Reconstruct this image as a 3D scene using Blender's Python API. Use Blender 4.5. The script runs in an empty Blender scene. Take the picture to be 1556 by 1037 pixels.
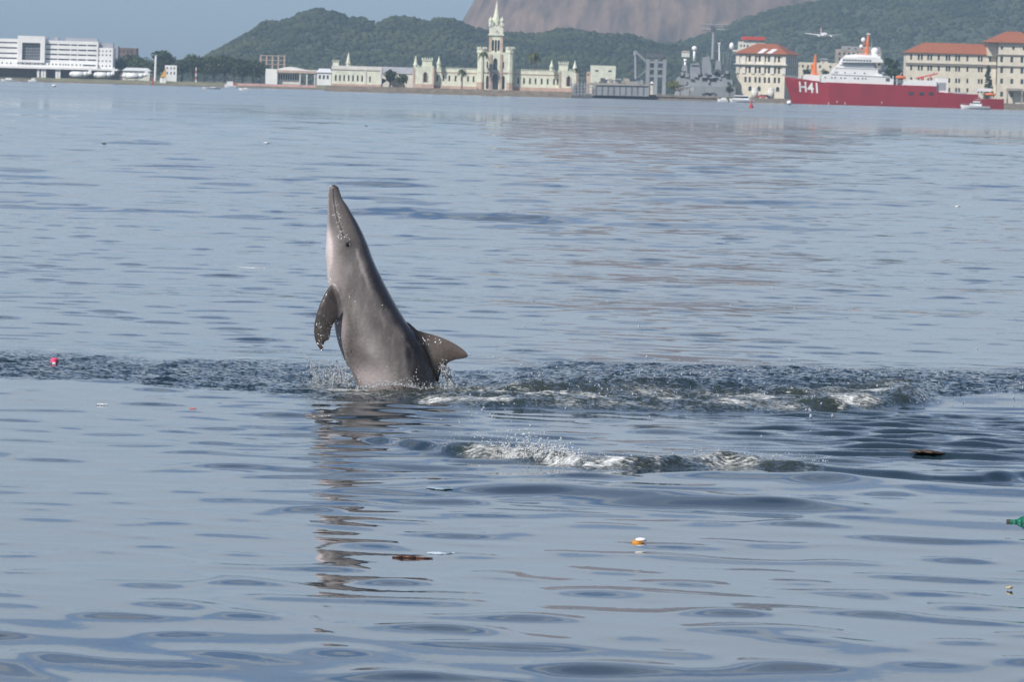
import bpy, bmesh, math, random
import numpy as np
from mathutils import Vector, Matrix, noise as mnoise
R = math.radians
random.seed(7)
rng = np.random.default_rng(11)
scene = bpy.context.scene
col = scene.collection

# ---------------------------------------------------------------- camera
FPX, CX, CY, CAMH = 10000.0, 778.0, 518.5, 2.0
PITCH, ROLL = math.atan(380.0 / FPX), R(1.58)
CAM_M = Matrix.Rotation(math.pi / 2 - PITCH, 3, 'X') @ Matrix.Rotation(ROLL, 3, 'Z')
cam_d = bpy.data.cameras.new('camera')
cam = bpy.data.objects.new('camera', cam_d); col.objects.link(cam)
cam.location = (0, 0, CAMH); cam.rotation_euler = CAM_M.to_euler()
cam_d.sensor_width = 36; cam_d.lens = 36 * FPX / 1556.0
cam_d.clip_start = 1.0; cam_d.clip_end = 40000
cam_d.dof.use_dof = True; cam_d.dof.focus_distance = 43.6; cam_d.dof.aperture_fstop = 25
scene.camera = cam

# ---------------------------------------------------------------- sky and sun
SUN_AZ, SUN_EL = R(42), R(44)          # sun behind the viewer's left shoulder
world = bpy.data.worlds.new('World'); scene.world = world
world.use_nodes = True
wn = world.node_tree.nodes; wl = world.node_tree.links
wn.clear()
wo = wn.new('ShaderNodeOutputWorld'); wb = wn.new('ShaderNodeBackground')
sky = wn.new('ShaderNodeTexSky'); sky.sky_type = 'NISHITA'; sky.sun_disc = False
sky.sun_elevation = SUN_EL; sky.sun_rotation = math.pi + SUN_AZ
sky.altitude = 0; sky.air_density = 0.55; sky.dust_density = 1.0; sky.ozone_density = 4.0
wb.inputs['Strength'].default_value = 0.085
# thin broken fair-weather cloud over the whole sky, lost in the haze towards the horizon
wtc = wn.new('ShaderNodeTexCoord'); wsep = wn.new('ShaderNodeSeparateXYZ'); wl.new(wtc.outputs['Generated'], wsep.inputs[0])
def wmath(op, a, b):
    q = wn.new('ShaderNodeMath'); q.operation = op
    for i, w in enumerate((a, b)):
        if isinstance(w, (int, float)): q.inputs[i].default_value = w
        else: wl.new(w, q.inputs[i])
    return q.outputs[0]
wz = wmath('ADD', wmath('MAXIMUM', wsep.outputs[2], 0.0), .07)
wcb = wn.new('ShaderNodeCombineXYZ'); wl.new(wmath('DIVIDE', wsep.outputs[0], wz), wcb.inputs[0]); wl.new(wmath('DIVIDE', wsep.outputs[1], wz), wcb.inputs[1])
wnz = wn.new('ShaderNodeTexNoise'); wnz.inputs['Scale'].default_value = 1.1; wnz.inputs['Detail'].default_value = 7; wnz.inputs['Roughness'].default_value = .55
wl.new(wcb.outputs[0], wnz.inputs['Vector'])
wrp = wn.new('ShaderNodeMapRange'); wrp.interpolation_type = 'SMOOTHSTEP'; wrp.inputs[1].default_value = .36; wrp.inputs[2].default_value = .60; wrp.inputs[4].default_value = .8
wbi = wn.new('ShaderNodeMapRange'); wbi.interpolation_type = 'SMOOTHSTEP'; wbi.inputs[1].default_value = .07; wbi.inputs[2].default_value = .17; wbi.inputs[3].default_value = .17; wbi.inputs[4].default_value = -.035
wl.new(wsep.outputs[2], wbi.inputs[0])
wl.new(wmath('ADD', wnz.outputs['Fac'], wbi.outputs[0]), wrp.inputs[0])
wfd = wn.new('ShaderNodeMapRange'); wfd.interpolation_type = 'SMOOTHSTEP'; wfd.inputs[1].default_value = .012; wfd.inputs[2].default_value = .04
wl.new(wsep.outputs[2], wfd.inputs[0])
whi = wn.new('ShaderNodeMapRange'); whi.interpolation_type = 'SMOOTHSTEP'; whi.inputs[1].default_value = .16; whi.inputs[2].default_value = .5; whi.inputs[3].default_value = 1.0; whi.inputs[4].default_value = .10
wl.new(wsep.outputs[2], whi.inputs[0])             # broken cloud closes up towards the horizon
wmx = wn.new('ShaderNodeMix'); wmx.data_type = 'RGBA'; wl.new(wmath('MULTIPLY', wmath('MULTIPLY', wrp.outputs[0], whi.outputs[0]), wfd.outputs[0]), wmx.inputs['Factor'])
wl.new(sky.outputs[0], wmx.inputs[6]); wmx.inputs[7].default_value = (5.4, 5.8, 6.2, 1)
wl.new(wmx.outputs[2], wb.inputs[0]); wl.new(wb.outputs[0], wo.inputs[0])
sun_d = bpy.data.lights.new('sun', 'SUN'); sun_d.energy = 3.7; sun_d.angle = R(0.53); sun_d.color = (1, .95, .88)
sun = bpy.data.objects.new('sun', sun_d); col.objects.link(sun)
SUN_V = Vector((-math.sin(SUN_AZ) * math.cos(SUN_EL), -math.cos(SUN_AZ) * math.cos(SUN_EL), math.sin(SUN_EL)))
sun.rotation_euler = SUN_V.to_track_quat('Z', 'Y').to_euler()
scene.view_settings.view_transform = 'Standard'; scene.view_settings.look = 'None'
scene.view_settings.exposure = 0.56; scene.view_settings.gamma = 1.0
scene.render.engine = 'CYCLES'
scene.cycles.use_denoising = True
scene.cycles.max_bounces = 6; scene.cycles.volume_bounces = 0
scene.cycles.sample_clamp_indirect = 6; scene.cycles.sample_clamp_direct = 0
scene.cycles.caustics_reflective = False; scene.cycles.caustics_refractive = False

# ---------------------------------------------------------------- helpers
def ray(px, py):
    return CAM_M @ Vector(((px - CX) / FPX, -(py - CY) / FPX, -1))
def at(px, py, Y):                      # point in the vertical plane at distance Y
    d = ray(px, py); t = Y / d.y
    return Vector((d.x * t, Y, CAMH + d.z * t))
def on_water(px, py, z=0.0):            # point where the sight line meets the water
    d = ray(px, py); t = (z - CAMH) / d.z
    return Vector((d.x * t, d.y * t, z))
def tag(o, label=None, cat=None, group=None, kind=None):
    if label: o['label'] = label
    if cat: o['category'] = cat
    if group: o['group'] = group
    if kind: o['kind'] = kind
    return o
def empty(name, loc, label, cat, group=None):
    o = bpy.data.objects.new(name, None); col.objects.link(o); o.location = loc
    o.empty_display_size = 0.5
    return tag(o, label, cat, group)
def new_mat(name):
    m = bpy.data.materials.new(name); m.use_nodes = True
    return m, m.node_tree.nodes, m.node_tree.links, m.node_tree.nodes['Principled BSDF']
def mat(name, colr, rough=.7, var=.18, scale=.6, metal=0.0, bump=0.0, stretch=None, spec=None, col2=None):
    """procedural paint / stone / plaster: a base colour broken up by noise"""
    m, n, l, p = new_mat(name)
    tc = n.new('ShaderNodeTexCoord'); src = tc.outputs['Object']
    if stretch:
        mp = n.new('ShaderNodeMapping'); mp.inputs['Scale'].default_value = stretch
        l.new(src, mp.inputs[0]); src = mp.outputs[0]
    nz = n.new('ShaderNodeTexNoise'); nz.inputs['Scale'].default_value = scale; nz.inputs['Detail'].default_value = 6
    nz.inputs['Roughness'].default_value = .65
    l.new(src, nz.inputs['Vector'])
    rp = n.new('ShaderNodeValToRGB')
    c = Vector(colr[:3]); d = Vector(col2[:3]) if col2 else c * (1 - 2 * var)
    b = c * (1 + var * .6) if not col2 else c
    rp.color_ramp.elements[0].position = .3; rp.color_ramp.elements[1].position = .7
    rp.color_ramp.elements[0].color = (*d, 1); rp.color_ramp.elements[1].color = (*b, 1)
    l.new(nz.outputs['Fac'], rp.inputs[0]); l.new(rp.outputs[0], p.inputs['Base Color'])
    p.inputs['Roughness'].default_value = rough; p.inputs['Metallic'].default_value = metal
    if spec is not None: p.inputs['Specular IOR Level'].default_value = spec
    if bump:
        bp = n.new('ShaderNodeBump'); bp.inputs['Strength'].default_value = bump; bp.inputs['Distance'].default_value = .05
        l.new(nz.outputs['Fac'], bp.inputs['Height']); l.new(bp.outputs[0], p.inputs['Normal'])
    return m

_ICO = {}
def ico(sub):
    if sub not in _ICO:
        bm = bmesh.new(); bmesh.ops.create_icosphere(bm, subdivisions=sub, radius=1)
        bm.verts.ensure_lookup_table()
        _ICO[sub] = (np.array([v.co[:] for v in bm.verts]), np.array([[v.index for v in f.verts] for f in bm.faces]))
        bm.free()
    return _ICO[sub]

class MB:
    """collects shapes in world coordinates and links them as ONE mesh"""
    def __init__(s): s.v = []; s.f = []
    def add(s, vs, fs):
        k = len(s.v); s.v += [tuple(map(float, q)) for q in vs]; s.f += [tuple(int(i) + k for i in f) for f in fs]; return s
    def box(s, x0, x1, y0, y1, z0, z1):
        return s.add([(x0,y0,z0),(x1,y0,z0),(x1,y1,z0),(x0,y1,z0),(x0,y0,z1),(x1,y0,z1),(x1,y1,z1),(x0,y1,z1)],
                     [(0,3,2,1),(4,5,6,7),(0,1,5,4),(1,2,6,5),(2,3,7,6),(3,0,4,7)])
    def prism(s, poly, y0, y1):         # poly: (x,z) outline pushed from y0 to y1
        n = len(poly)
        s.add([(x, y0, z) for x, z in poly] + [(x, y1, z) for x, z in poly],
              [tuple(range(n)), tuple(range(2*n-1, n-1, -1))] + [(i, i+n, (i+1)%n+n, (i+1)%n) for i in range(n)])
        return s
    def slab(s, poly, z0, z1):          # poly: (x,y) outline pushed from z0 to z1
        n = len(poly)
        s.add([(x, y, z0) for x, y in poly] + [(x, y, z1) for x, y in poly],
              [tuple(range(n-1,-1,-1)), tuple(range(n, 2*n))] + [(i, (i+1)%n, (i+1)%n+n, i+n) for i in range(n)])
        return s
    def tube(s, p0, p1, r0, r1=None, n=8):
        r1 = r0 if r1 is None else r1
        p0, p1 = Vector(p0), Vector(p1); d = (p1 - p0).normalized()
        a = d.orthogonal().normalized(); b = d.cross(a)
        vs = []
        for p, r in ((p0, r0), (p1, r1)):
            for i in range(n):
                t = 2*math.pi*i/n; vs.append(p + (a*math.cos(t) + b*math.sin(t))*r)
        s.add(vs, [tuple(range(n-1,-1,-1)), tuple(range(n, 2*n))] + [(i, (i+1)%n, (i+1)%n+n, i+n) for i in range(n)])
        return s
    def path(s, pts, rs, n=8):
        for i in range(len(pts)-1): s.tube(pts[i], pts[i+1], rs[i], rs[i+1], n)
        return s
    def ball(s, c, r, sub=2, sq=(1,1,1)):
        v, f = ico(sub); return s.add(v * (np.array(sq) * r) + np.array(c), f)
    def hip(s, x0, x1, y0, y1, z0, z1, inset_x, inset_y=None, over=0.0):
        """hipped roof"""
        x0 -= over; x1 += over; y0 -= over; y1 += over
        ym = (y0+y1)/2; iy = (y1-y0)/2 - .05 if inset_y is None else inset_y
        s.add([(x0,y0,z0),(x1,y0,z0),(x1,y1,z0),(x0,y1,z0),(x0+inset_x,y0+iy,z1),(x1-inset_x,y0+iy,z1),(x1-inset_x,y1-iy,z1),(x0+inset_x,y1-iy,z1)],
              [(0,3,2,1),(4,5,6,7),(0,1,5,4),(1,2,6,5),(2,3,7,6),(3,0,4,7)])
        return s
    def build(s, name, m, parent=None, smooth=False, rot=None):
        v = np.array(s.v)
        if rot:                          # (pivot_x, pivot_y, angle) about the vertical
            px, py, a = rot; c, q = math.cos(a), math.sin(a)
            x, y = v[:,0]-px, v[:,1]-py
            v = np.stack([px + x*c - y*q, py + x*q + y*c, v[:,2]], 1)
        if parent is not None: org = np.array(parent_world(parent))
        else: org = np.array([v[:,0].mean(), v[:,1].mean(), v[:,2].min()])
        me = bpy.data.meshes.new(name); me.from_pydata((v - org).tolist(), [], s.f); me.materials.append(m)
        if smooth: me.polygons.foreach_set('use_smooth', [True]*len(me.polygons))
        o = bpy.data.objects.new(name, me); col.objects.link(o)
        if parent is None: o.location = org
        else: o.parent = parent
        return o
def parent_world(o):
    p = Vector((0,0,0))
    while o is not None: p += o.location; o = o.parent
    return p
def fast_mesh(name, v, f, m, smooth=True, attrs=None):
    """numpy verts / quads or tris -> mesh"""
    me = bpy.data.meshes.new(name); v = np.ascontiguousarray(v, np.float32); f = np.ascontiguousarray(f, np.int32)
    k = f.shape[1]
    me.vertices.add(len(v)); me.vertices.foreach_set('co', v.ravel())
    me.loops.add(f.size); me.loops.foreach_set('vertex_index', f.ravel())
    me.polygons.add(len(f)); me.polygons.foreach_set('loop_start', np.arange(0, f.size, k, dtype=np.int32))
    me.polygons.foreach_set('loop_total', np.full(len(f), k, np.int32))
    if smooth: me.polygons.foreach_set('use_smooth', np.ones(len(f), bool))
    me.update(calc_edges=True); me.validate()
    for nm, a in (attrs or {}).items():
        if a.ndim == 1:
            t = me.attributes.new(nm, 'FLOAT', 'POINT'); t.data.foreach_set('value', np.ascontiguousarray(a, np.float32))
        else:
            t = me.attributes.new(nm, 'FLOAT_COLOR', 'POINT')
            t.data.foreach_set('color', np.ascontiguousarray(np.c_[a, np.ones(len(a))], np.float32).ravel())
    me.materials.append(m)
    o = bpy.data.objects.new(name, me); col.objects.link(o)
    return o
_LAT = rng.random((256, 256))
def vnoise(x, y):
    xi = np.floor(x).astype(np.int64); yi = np.floor(y).astype(np.int64)
    fx = x - xi; fy = y - yi; fx = fx*fx*(3-2*fx); fy = fy*fy*(3-2*fy)
    g = lambda i, j: _LAT[i & 255, j & 255]
    return (g(xi,yi)*(1-fx)+g(xi+1,yi)*fx)*(1-fy) + (g(xi,yi+1)*(1-fx)+g(xi+1,yi+1)*fx)*fy
def fbm(x, y, o=4, lac=2.03, gain=.5):
    t = 0; a = 1; n = 0
    for i in range(o):
        t = t + a*vnoise(x + 17.3*i, y + 9.1*i); n += a; a *= gain; x = x*lac; y = y*lac
    return t / n
def sstep(a, b, x):
    t = np.clip((x - a) / (b - a), 0, 1); return t*t*(3-2*t)
# ---------------------------------------------------------------- the bay
def wline(pts):                          # picture points on the water -> y as a function of x in metres
    q = [on_water(*p) for p in pts]
    xs = np.array([a.x for a in q]); ys = np.array([a.y for a in q])
    return lambda x: np.interp(x, xs, ys)
def wamp(pts):                           # [(px, py, value)] -> value as a function of x
    q = [on_water(p[0], p[1]) for p in pts]
    xs = np.array([a.x for a in q]); vs = np.array([p[2] for p in pts])
    return lambda x: np.interp(x, xs, vs)

def make_water():
    rows = [17.0]
    while rows[-1] < 34: rows.append(rows[-1] + .05)
    while rows[-1] < 50: rows.append(rows[-1] + .03)
    d = rows[-1]
    while d < 4200:
        d += .036 * (d / 50.0) ** 2.15; rows.append(d)
    for d in (4600, 5200, 6000, 7000, 8200, 9600): rows.append(d)
    rows = [-600, -200, -60, -10, 5, 12, 15] + rows
    rows = np.array(rows); nr = len(rows)
    core = np.linspace(-1, 1, 330)
    hw = .088 * np.clip(rows, 17, None) + .55
    outer = np.array([1.15, 1.5, 2.2, 4, 8, 20, 60])
    u = np.concatenate([-outer[::-1], core, outer]); nc = len(u)
    X = hw[:, None] * u[None, :]
    far = np.abs(u) > 8
    X = np.where(far[None, :] & (np.abs(X) < 40*np.abs(u)), np.sign(u)*40*np.abs(u), X)
    Y = np.repeat(rows[:, None], nc, 1)
    dy = np.gradient(rows)[:, None]; dx = np.gradient(u)[None, :] * hw[:, None]
    res = np.maximum(dy, dx)             # the finest length the sheet can carry here
    x = X; y = Y
    Z = np.zeros_like(X)
    def comp(lam, slope, ang, ph, amp_mask=1.0):
        k = 2*math.pi/lam; kx, ky = k*math.sin(ang), k*math.cos(ang)
        fy = np.clip((lam/abs(math.cos(ang)+1e-6)) / (dy*2.6) - 1, 0, 1); fx = np.clip(lam / (dx*2.6) - 1, 0, 1)
        return slope/k * np.sin(kx*x + ky*y + ph) * fx * fy * amp_mask
    calm = .34 + 1.5*sstep(.38, .74, fbm(x*.50 + 3, y*.28, 3))
    # slow swell and the small rounded wavelets that make the lens shaped patches
    for i in range(6): Z += comp(rng.uniform(5, 16), .007, rng.uniform(-.7, .7), rng.uniform(0, 6.3))
    n = 60; W = np.zeros_like(X)
    lams = np.exp(rng.uniform(math.log(.42), math.log(1.35), n))
    for lam in lams:                      # short crested field, then only its upper part stands out of the flat
        k = 2*math.pi/lam
        W += comp(lam, k*lam**.55*math.sqrt(2.0/n), rng.uniform(-1.45, 1.45), rng.uniform(0, 6.3))
    T0 = .55 - .9*(fbm(x*.22 + 3, y*.13, 3) - .5)
    sp = np.log1p(np.exp(np.clip((W - T0)*4.0, -30, 30)))/4.0
    Z += WAVE*sp + .0012*W
    # long low waves far out
    for i in range(26):
        Z += comp(math.exp(rng.uniform(math.log(1.4), math.log(7))), .0105, rng.uniform(-1.25, 1.25), rng.uniform(0, 6.3)) * sstep(60, 120, y)

    # ---- water torn up by the animals
    up = wline([(-200,531),(0,537),(200,545),(400,558),(480,563),(620,566),(760,570),(900,559),(1060,555),(1250,557),(1556,559),(1800,562)])
    lo = wline([(-200,572),(0,578),(150,584),(300,591),(420,599),(480,607),(600,608),(740,616),(900,622),(1250,624),(1400,612),(1556,606),(1800,604)])
    wob = (fbm(x*1.3, y*.8, 3) - .5)
    wob2 = fbm(x*3.1 + 8, y*1.9, 3) - .5
    yf = up(x) + wob*2.6 + wob2*1.6; yn = lo(x) + wob*.6 + wob2*.5
    band = sstep(0, .35, y - yn) * (1 - sstep(-1.8, .5, y - yf))
    band = band * (.7 + .7*fbm(x*.9, y*.9, 3))
    # ruffled water on the right, between and beside the wakes
    xr = x - on_water(930, 640).x
    rough_r = sstep(0, 1.6, xr) * sstep(35.6, 37.2, y) * (1 - sstep(42, 43.5, y)) * (.4 + fbm(x*.5+9, y*.5, 2))
    # wake of the leaping animal: two low mounds
    r1 = wline([(600,604),(720,614),(900,619),(1060,622),(1250,619),(1400,611),(1500,606)])
    a1 = wamp([(600,604,0),(660,608,.035),(760,615,.065),(900,619,.07),(1060,622,.062),(1250,619,.055),(1330,615,.06),(1385,611,.095),(1410,611,.03),(1440,610,0)])
    r2 = wline([(700,596),(880,598),(1100,596),(1300,592),(1500,590)])
    a2 = wamp([(690,596,0),(780,597,.065),(880,598,.105),(1000,598,.095),(1150,596,.06),(1300,592,.03),(1450,590,.015),(1600,590,0)])
    def ridge(rf, af, wf, wbk):
        t = y - rf(x); return af(x) * np.where(t < 0, np.exp(-(t/wf)**2), np.exp(-(t/wbk)**2))
    g1 = ridge(r1, a1, .30, .8); g2 = ridge(r2, a2, .55, 1.1)
    # wake of the second animal, nearer
    r3 = wline([(470,655),(560,667),(640,682),(700,692),(800,699),(890,714),(1000,714),(1100,707),(1180,713),(1250,718),(1330,727),(1420,737),(1490,737),(1556,730),(1700,728)])
    a3 = wamp([(500,660,0),(580,670,.034),(660,684,.055),(740,695,.055),(860,708,.05),(920,714,.055),(1010,714,.06),(1110,707,.055),(1200,714,.045),(1260,718,.034),(1400,735,.040),(1500,736,.042),(1700,730,.045)])
    g3 = ridge(r3, a3, .13, .45)
    Z += g1 + g2 + g3
    t3 = y - r3(x)
    in3 = wamp([(680,690,0),(720,694,1),(1180,713,1),(1260,718,0)])(x) * sstep(-.42, -.2, t3) * (1 - sstep(.7, 1.3, t3))
    t1 = y - r1(x)
    in1 = wamp([(610,604,0),(650,608,1),(1380,611,1),(1425,610,0)])(x) * sstep(-.45, -.15, t1) * (1 - sstep(1.4, 2.4, t1))
    pb = at(588, 588, 43.7)
    dd = np.hypot((x - pb.x)/.42, (y - 43.7)/.8)
    ring = np.exp(-((dd - 1)/.35)**2)
    Z += .022*ring*(.5 + vnoise(x*6, y*6))
    ruff = np.clip(band*1.0 + in1*.7 + in3*.9 + .5*ring, 0, 1.4)
    for i in range(44):
        lam = math.exp(rng.uniform(math.log(.13), math.log(.5)))
        Z += comp(lam, .13*math.sqrt(2/44.), rng.uniform(-1.3, 1.3), rng.uniform(0, 6.3), ruff + .3*(in1 + in3))
    for i in range(22):
        lam = math.exp(rng.uniform(math.log(.2), math.log(.75)))
        Z += comp(lam, .15*math.sqrt(2/22.), rng.normal(-.15, .5), rng.uniform(0, 6.3), rough_r + .35*in1)
    # waves running out in front of the second wake
    fr = sstep(30.2, 31.8, y)*(1 - sstep(34.0, 35.0, y))*wamp([(560,760,0),(760,760,.9),(1200,760,1),(1500,760,.7),(1800,760,.7)])(x)
    for i in range(14):
        lam = math.exp(rng.uniform(math.log(.7), math.log(1.9)))
        Z += comp(lam, .05*math.sqrt(2/14.), rng.normal(.5, .3), rng.uniform(0, 6.3), fr)
    # rings of ripples spreading from the leaping animal
    rp_ = np.exp(-((x - pb.x*y/43.7 - .1)/1.1)**2) * sstep(27, 34, y) * (1 - sstep(42.2, 43.2, y))
    for i in range(16):
        Z += comp(math.exp(rng.uniform(math.log(.3), math.log(.95))), .052*math.sqrt(2/16.), rng.normal(0, .45), rng.uniform(0, 6.3), rp_)
    # churned lumps
    lump = (fbm(x*7, y*4.5, 4, gain=.62) - .45)
    Z += np.clip(lump, -.1, .5) * (.022*in1*(y < 52) + .022*in3)
    fo = .45*fbm(x*2.2 + 40, y*1.6, 3) + .55*fbm(x*3.6 + 4, y*3.4, 4)
    foam = np.clip(in1*(fo*2.0 - .74) * (1 - .6*sstep(.9, 2.2, t1)), 0, 1)
    foam = np.maximum(foam, np.clip(in3*(fo*1.3 - .42), 0, 1))
    w3 = wamp([(700,690,0),(760,697,.8),(840,706,1.2),(960,714,1.1),(1010,714,.25),(1060,710,.12),(1200,713,0)])(x) * sstep(-.22, -.12, t3) * (1 - sstep(.25, .6, t3))
    foam = np.maximum(foam, w3*np.clip(2.2*fbm(x*9+5, y*5, 3) - .75, 0, 1))
    foam = np.maximum(foam, np.clip(ring*1.0*(fo*2.2 - .8), 0, .75))
    murk = np.clip(in1*(1.2*fo) + in3*fo*1.2 + ring*.7, 0, 1)
    fine = np.clip(.85*ruff + .45*(in1 + in3) + .05*rough_r + .006, 0, 1.2)
    farr = sstep(55, 170, y); farb = sstep(250, 900, y)
    global water_height
    ycore = rows; 
    def water_height(px_, py_):
        i = int(np.clip(np.searchsorted(rows, py_), 0, nr-1)); j = int(np.argmin(np.abs(X[i] - px_))); return float(Z[i, j])
    idx = np.arange(nr*nc).reshape(nr, nc)
    f = np.stack([idx[:-1,:-1], idx[:-1,1:], idx[1:,1:], idx[1:,:-1]], -1).reshape(-1, 4)
    v = np.stack([X, Y, Z], -1).reshape(-1, 3)
    m, nn, l, p = new_mat('bay_water')
    A = {}
    for k in ('foam', 'murk', 'fine', 'farr', 'farb'):
        a = nn.new('ShaderNodeAttribute'); a.attribute_name = k; A[k] = a.outputs['Fac']
    def math_(op, a, b=None):
        q = nn.new('ShaderNodeMath'); q.operation = op
        for i, w in enumerate((a, b)):
            if w is None: continue
            if isinstance(w, (int, float)): q.inputs[i].default_value = w
            else: l.new(w, q.inputs[i])
        return q.outputs[0]
    def mixc(fac, a, b):
        q = nn.new('ShaderNodeMix'); q.data_type = 'RGBA'
        l.new(fac, q.inputs['Factor'])
        for i, w in ((6, a), (7, b)):
            if isinstance(w, tuple): q.inputs[i].default_value = (*w, 1)
            else: l.new(w, q.inputs[i])
        return q.outputs[2]
    geo = nn.new('ShaderNodeNewGeometry')
    def nz(scale, det, st=(1,1,1), rough=.6):
        mp = nn.new('ShaderNodeMapping'); mp.inputs['Scale'].default_value = st; l.new(geo.outputs['Position'], mp.inputs[0])
        q = nn.new('ShaderNodeTexNoise'); q.inputs['Scale'].default_value = scale; q.inputs['Detail'].default_value = det; q.inputs['Roughness'].default_value = rough
        l.new(mp.outputs[0], q.inputs['Vector']); return q.outputs['Fac']
    body = mixc(A['murk'], (.012, .026, .036), (.046, .053, .037))
    fn = nz(48, 5, (.45, .8, 1), .75)
    ff = math_('ADD', math_('MULTIPLY', A['foam'], 1.5), math_('MULTIPLY', math_('SUBTRACT', fn, .5), 2.6))
    rp = nn.new('ShaderNodeValToRGB'); rp.color_ramp.elements[0].position = .34; rp.color_ramp.elements[1].position = .95
    l.new(math_('MULTIPLY', ff, math_('MINIMUM', math_('MULTIPLY', A['foam'], 6), 1)), rp.inputs[0])
    cfo = mixc(rp.outputs[0], body, (.60, .62, .62))
    l.new(cfo, p.inputs['Base Color'])
    p.inputs['IOR'].default_value = 1.333
    rough = math_('ADD', math_('ADD', .015, math_('MULTIPLY', A['farb'], .06)), math_('MULTIPLY', rp.outputs[0], .5))
    l.new(rough, p.inputs['Roughness'])
    # ripples too fine for the mesh: tilt the normal directly by a slope noise
    def nzc(scale, det, st=(1,1,1), rough=.6):
        mp = nn.new('ShaderNodeMapping'); mp.inputs['Scale'].default_value = st; l.new(geo.outputs['Position'], mp.inputs[0])
        q = nn.new('ShaderNodeTexNoise'); q.inputs['Scale'].default_value = scale; q.inputs['Detail'].default_value = det; q.inputs['Roughness'].default_value = rough
        l.new(mp.outputs[0], q.inputs['Vector'])
        h = nn.new('ShaderNodeVectorMath'); h.operation = 'MULTIPLY_ADD'; h.inputs[1].default_value = (1, 1, 0); h.inputs[2].default_value = (-.5, -.5, 0)
        l.new(q.outputs['Color'], h.inputs[0]); return h.outputs[0]
    def scl(v, f):
        h = nn.new('ShaderNodeVectorMath'); h.operation = 'SCALE'; l.new(v, h.inputs[0])
        if isinstance(f, (int, float)): h.inputs['Scale'].default_value = f
        else: l.new(f, h.inputs['Scale'])
        return h.outputs[0]
    def vadd(a_, b_):
        h = nn.new('ShaderNodeVectorMath'); h.operation = 'ADD'; l.new(a_, h.inputs[0]); l.new(b_, h.inputs[1]); return h.outputs[0]
    nv_ = vadd(geo.outputs['Normal'], scl(nzc(32, 4, (.8, .9, 1), .7), math_('MULTIPLY', A['fine'], FINE)))
    nv_ = vadd(nv_, scl(nzc(1.1, 3, (.6, 1, 1), .6), math_('MULTIPLY', A['farr'], FARS)))
    nv_ = vadd(nv_, scl(nzc(.045, 3, (.5, 1.6, 1), .6), math_('MULTIPLY', A['farb'], .25)))
    # beyond a few hundred metres only the wave sides facing the open bay show
    tl = nn.new('ShaderNodeCombineXYZ'); tl.inputs[1].default_value = -.034
    nv_ = vadd(nv_, scl(tl.outputs[0], A['farb']))
    vn_ = nn.new('ShaderNodeVectorMath'); vn_.operation = 'NORMALIZE'; l.new(nv_, vn_.inputs[0]); l.new(vn_.outputs[0], p.inputs['Normal'])
    o = fast_mesh('water', v, f, m, True, {'foam': foam.ravel(), 'murk': murk.ravel(), 'fine': fine.ravel(), 'farr': farr.ravel(), 'farb': farb.ravel()})
    tag(o, 'grey blue bay water with lens shaped ripples and dark ruffled wakes', kind='structure')
    return o
FINE, FARS = 3.5, .20
WAVE = .0070
make_water()
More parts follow.
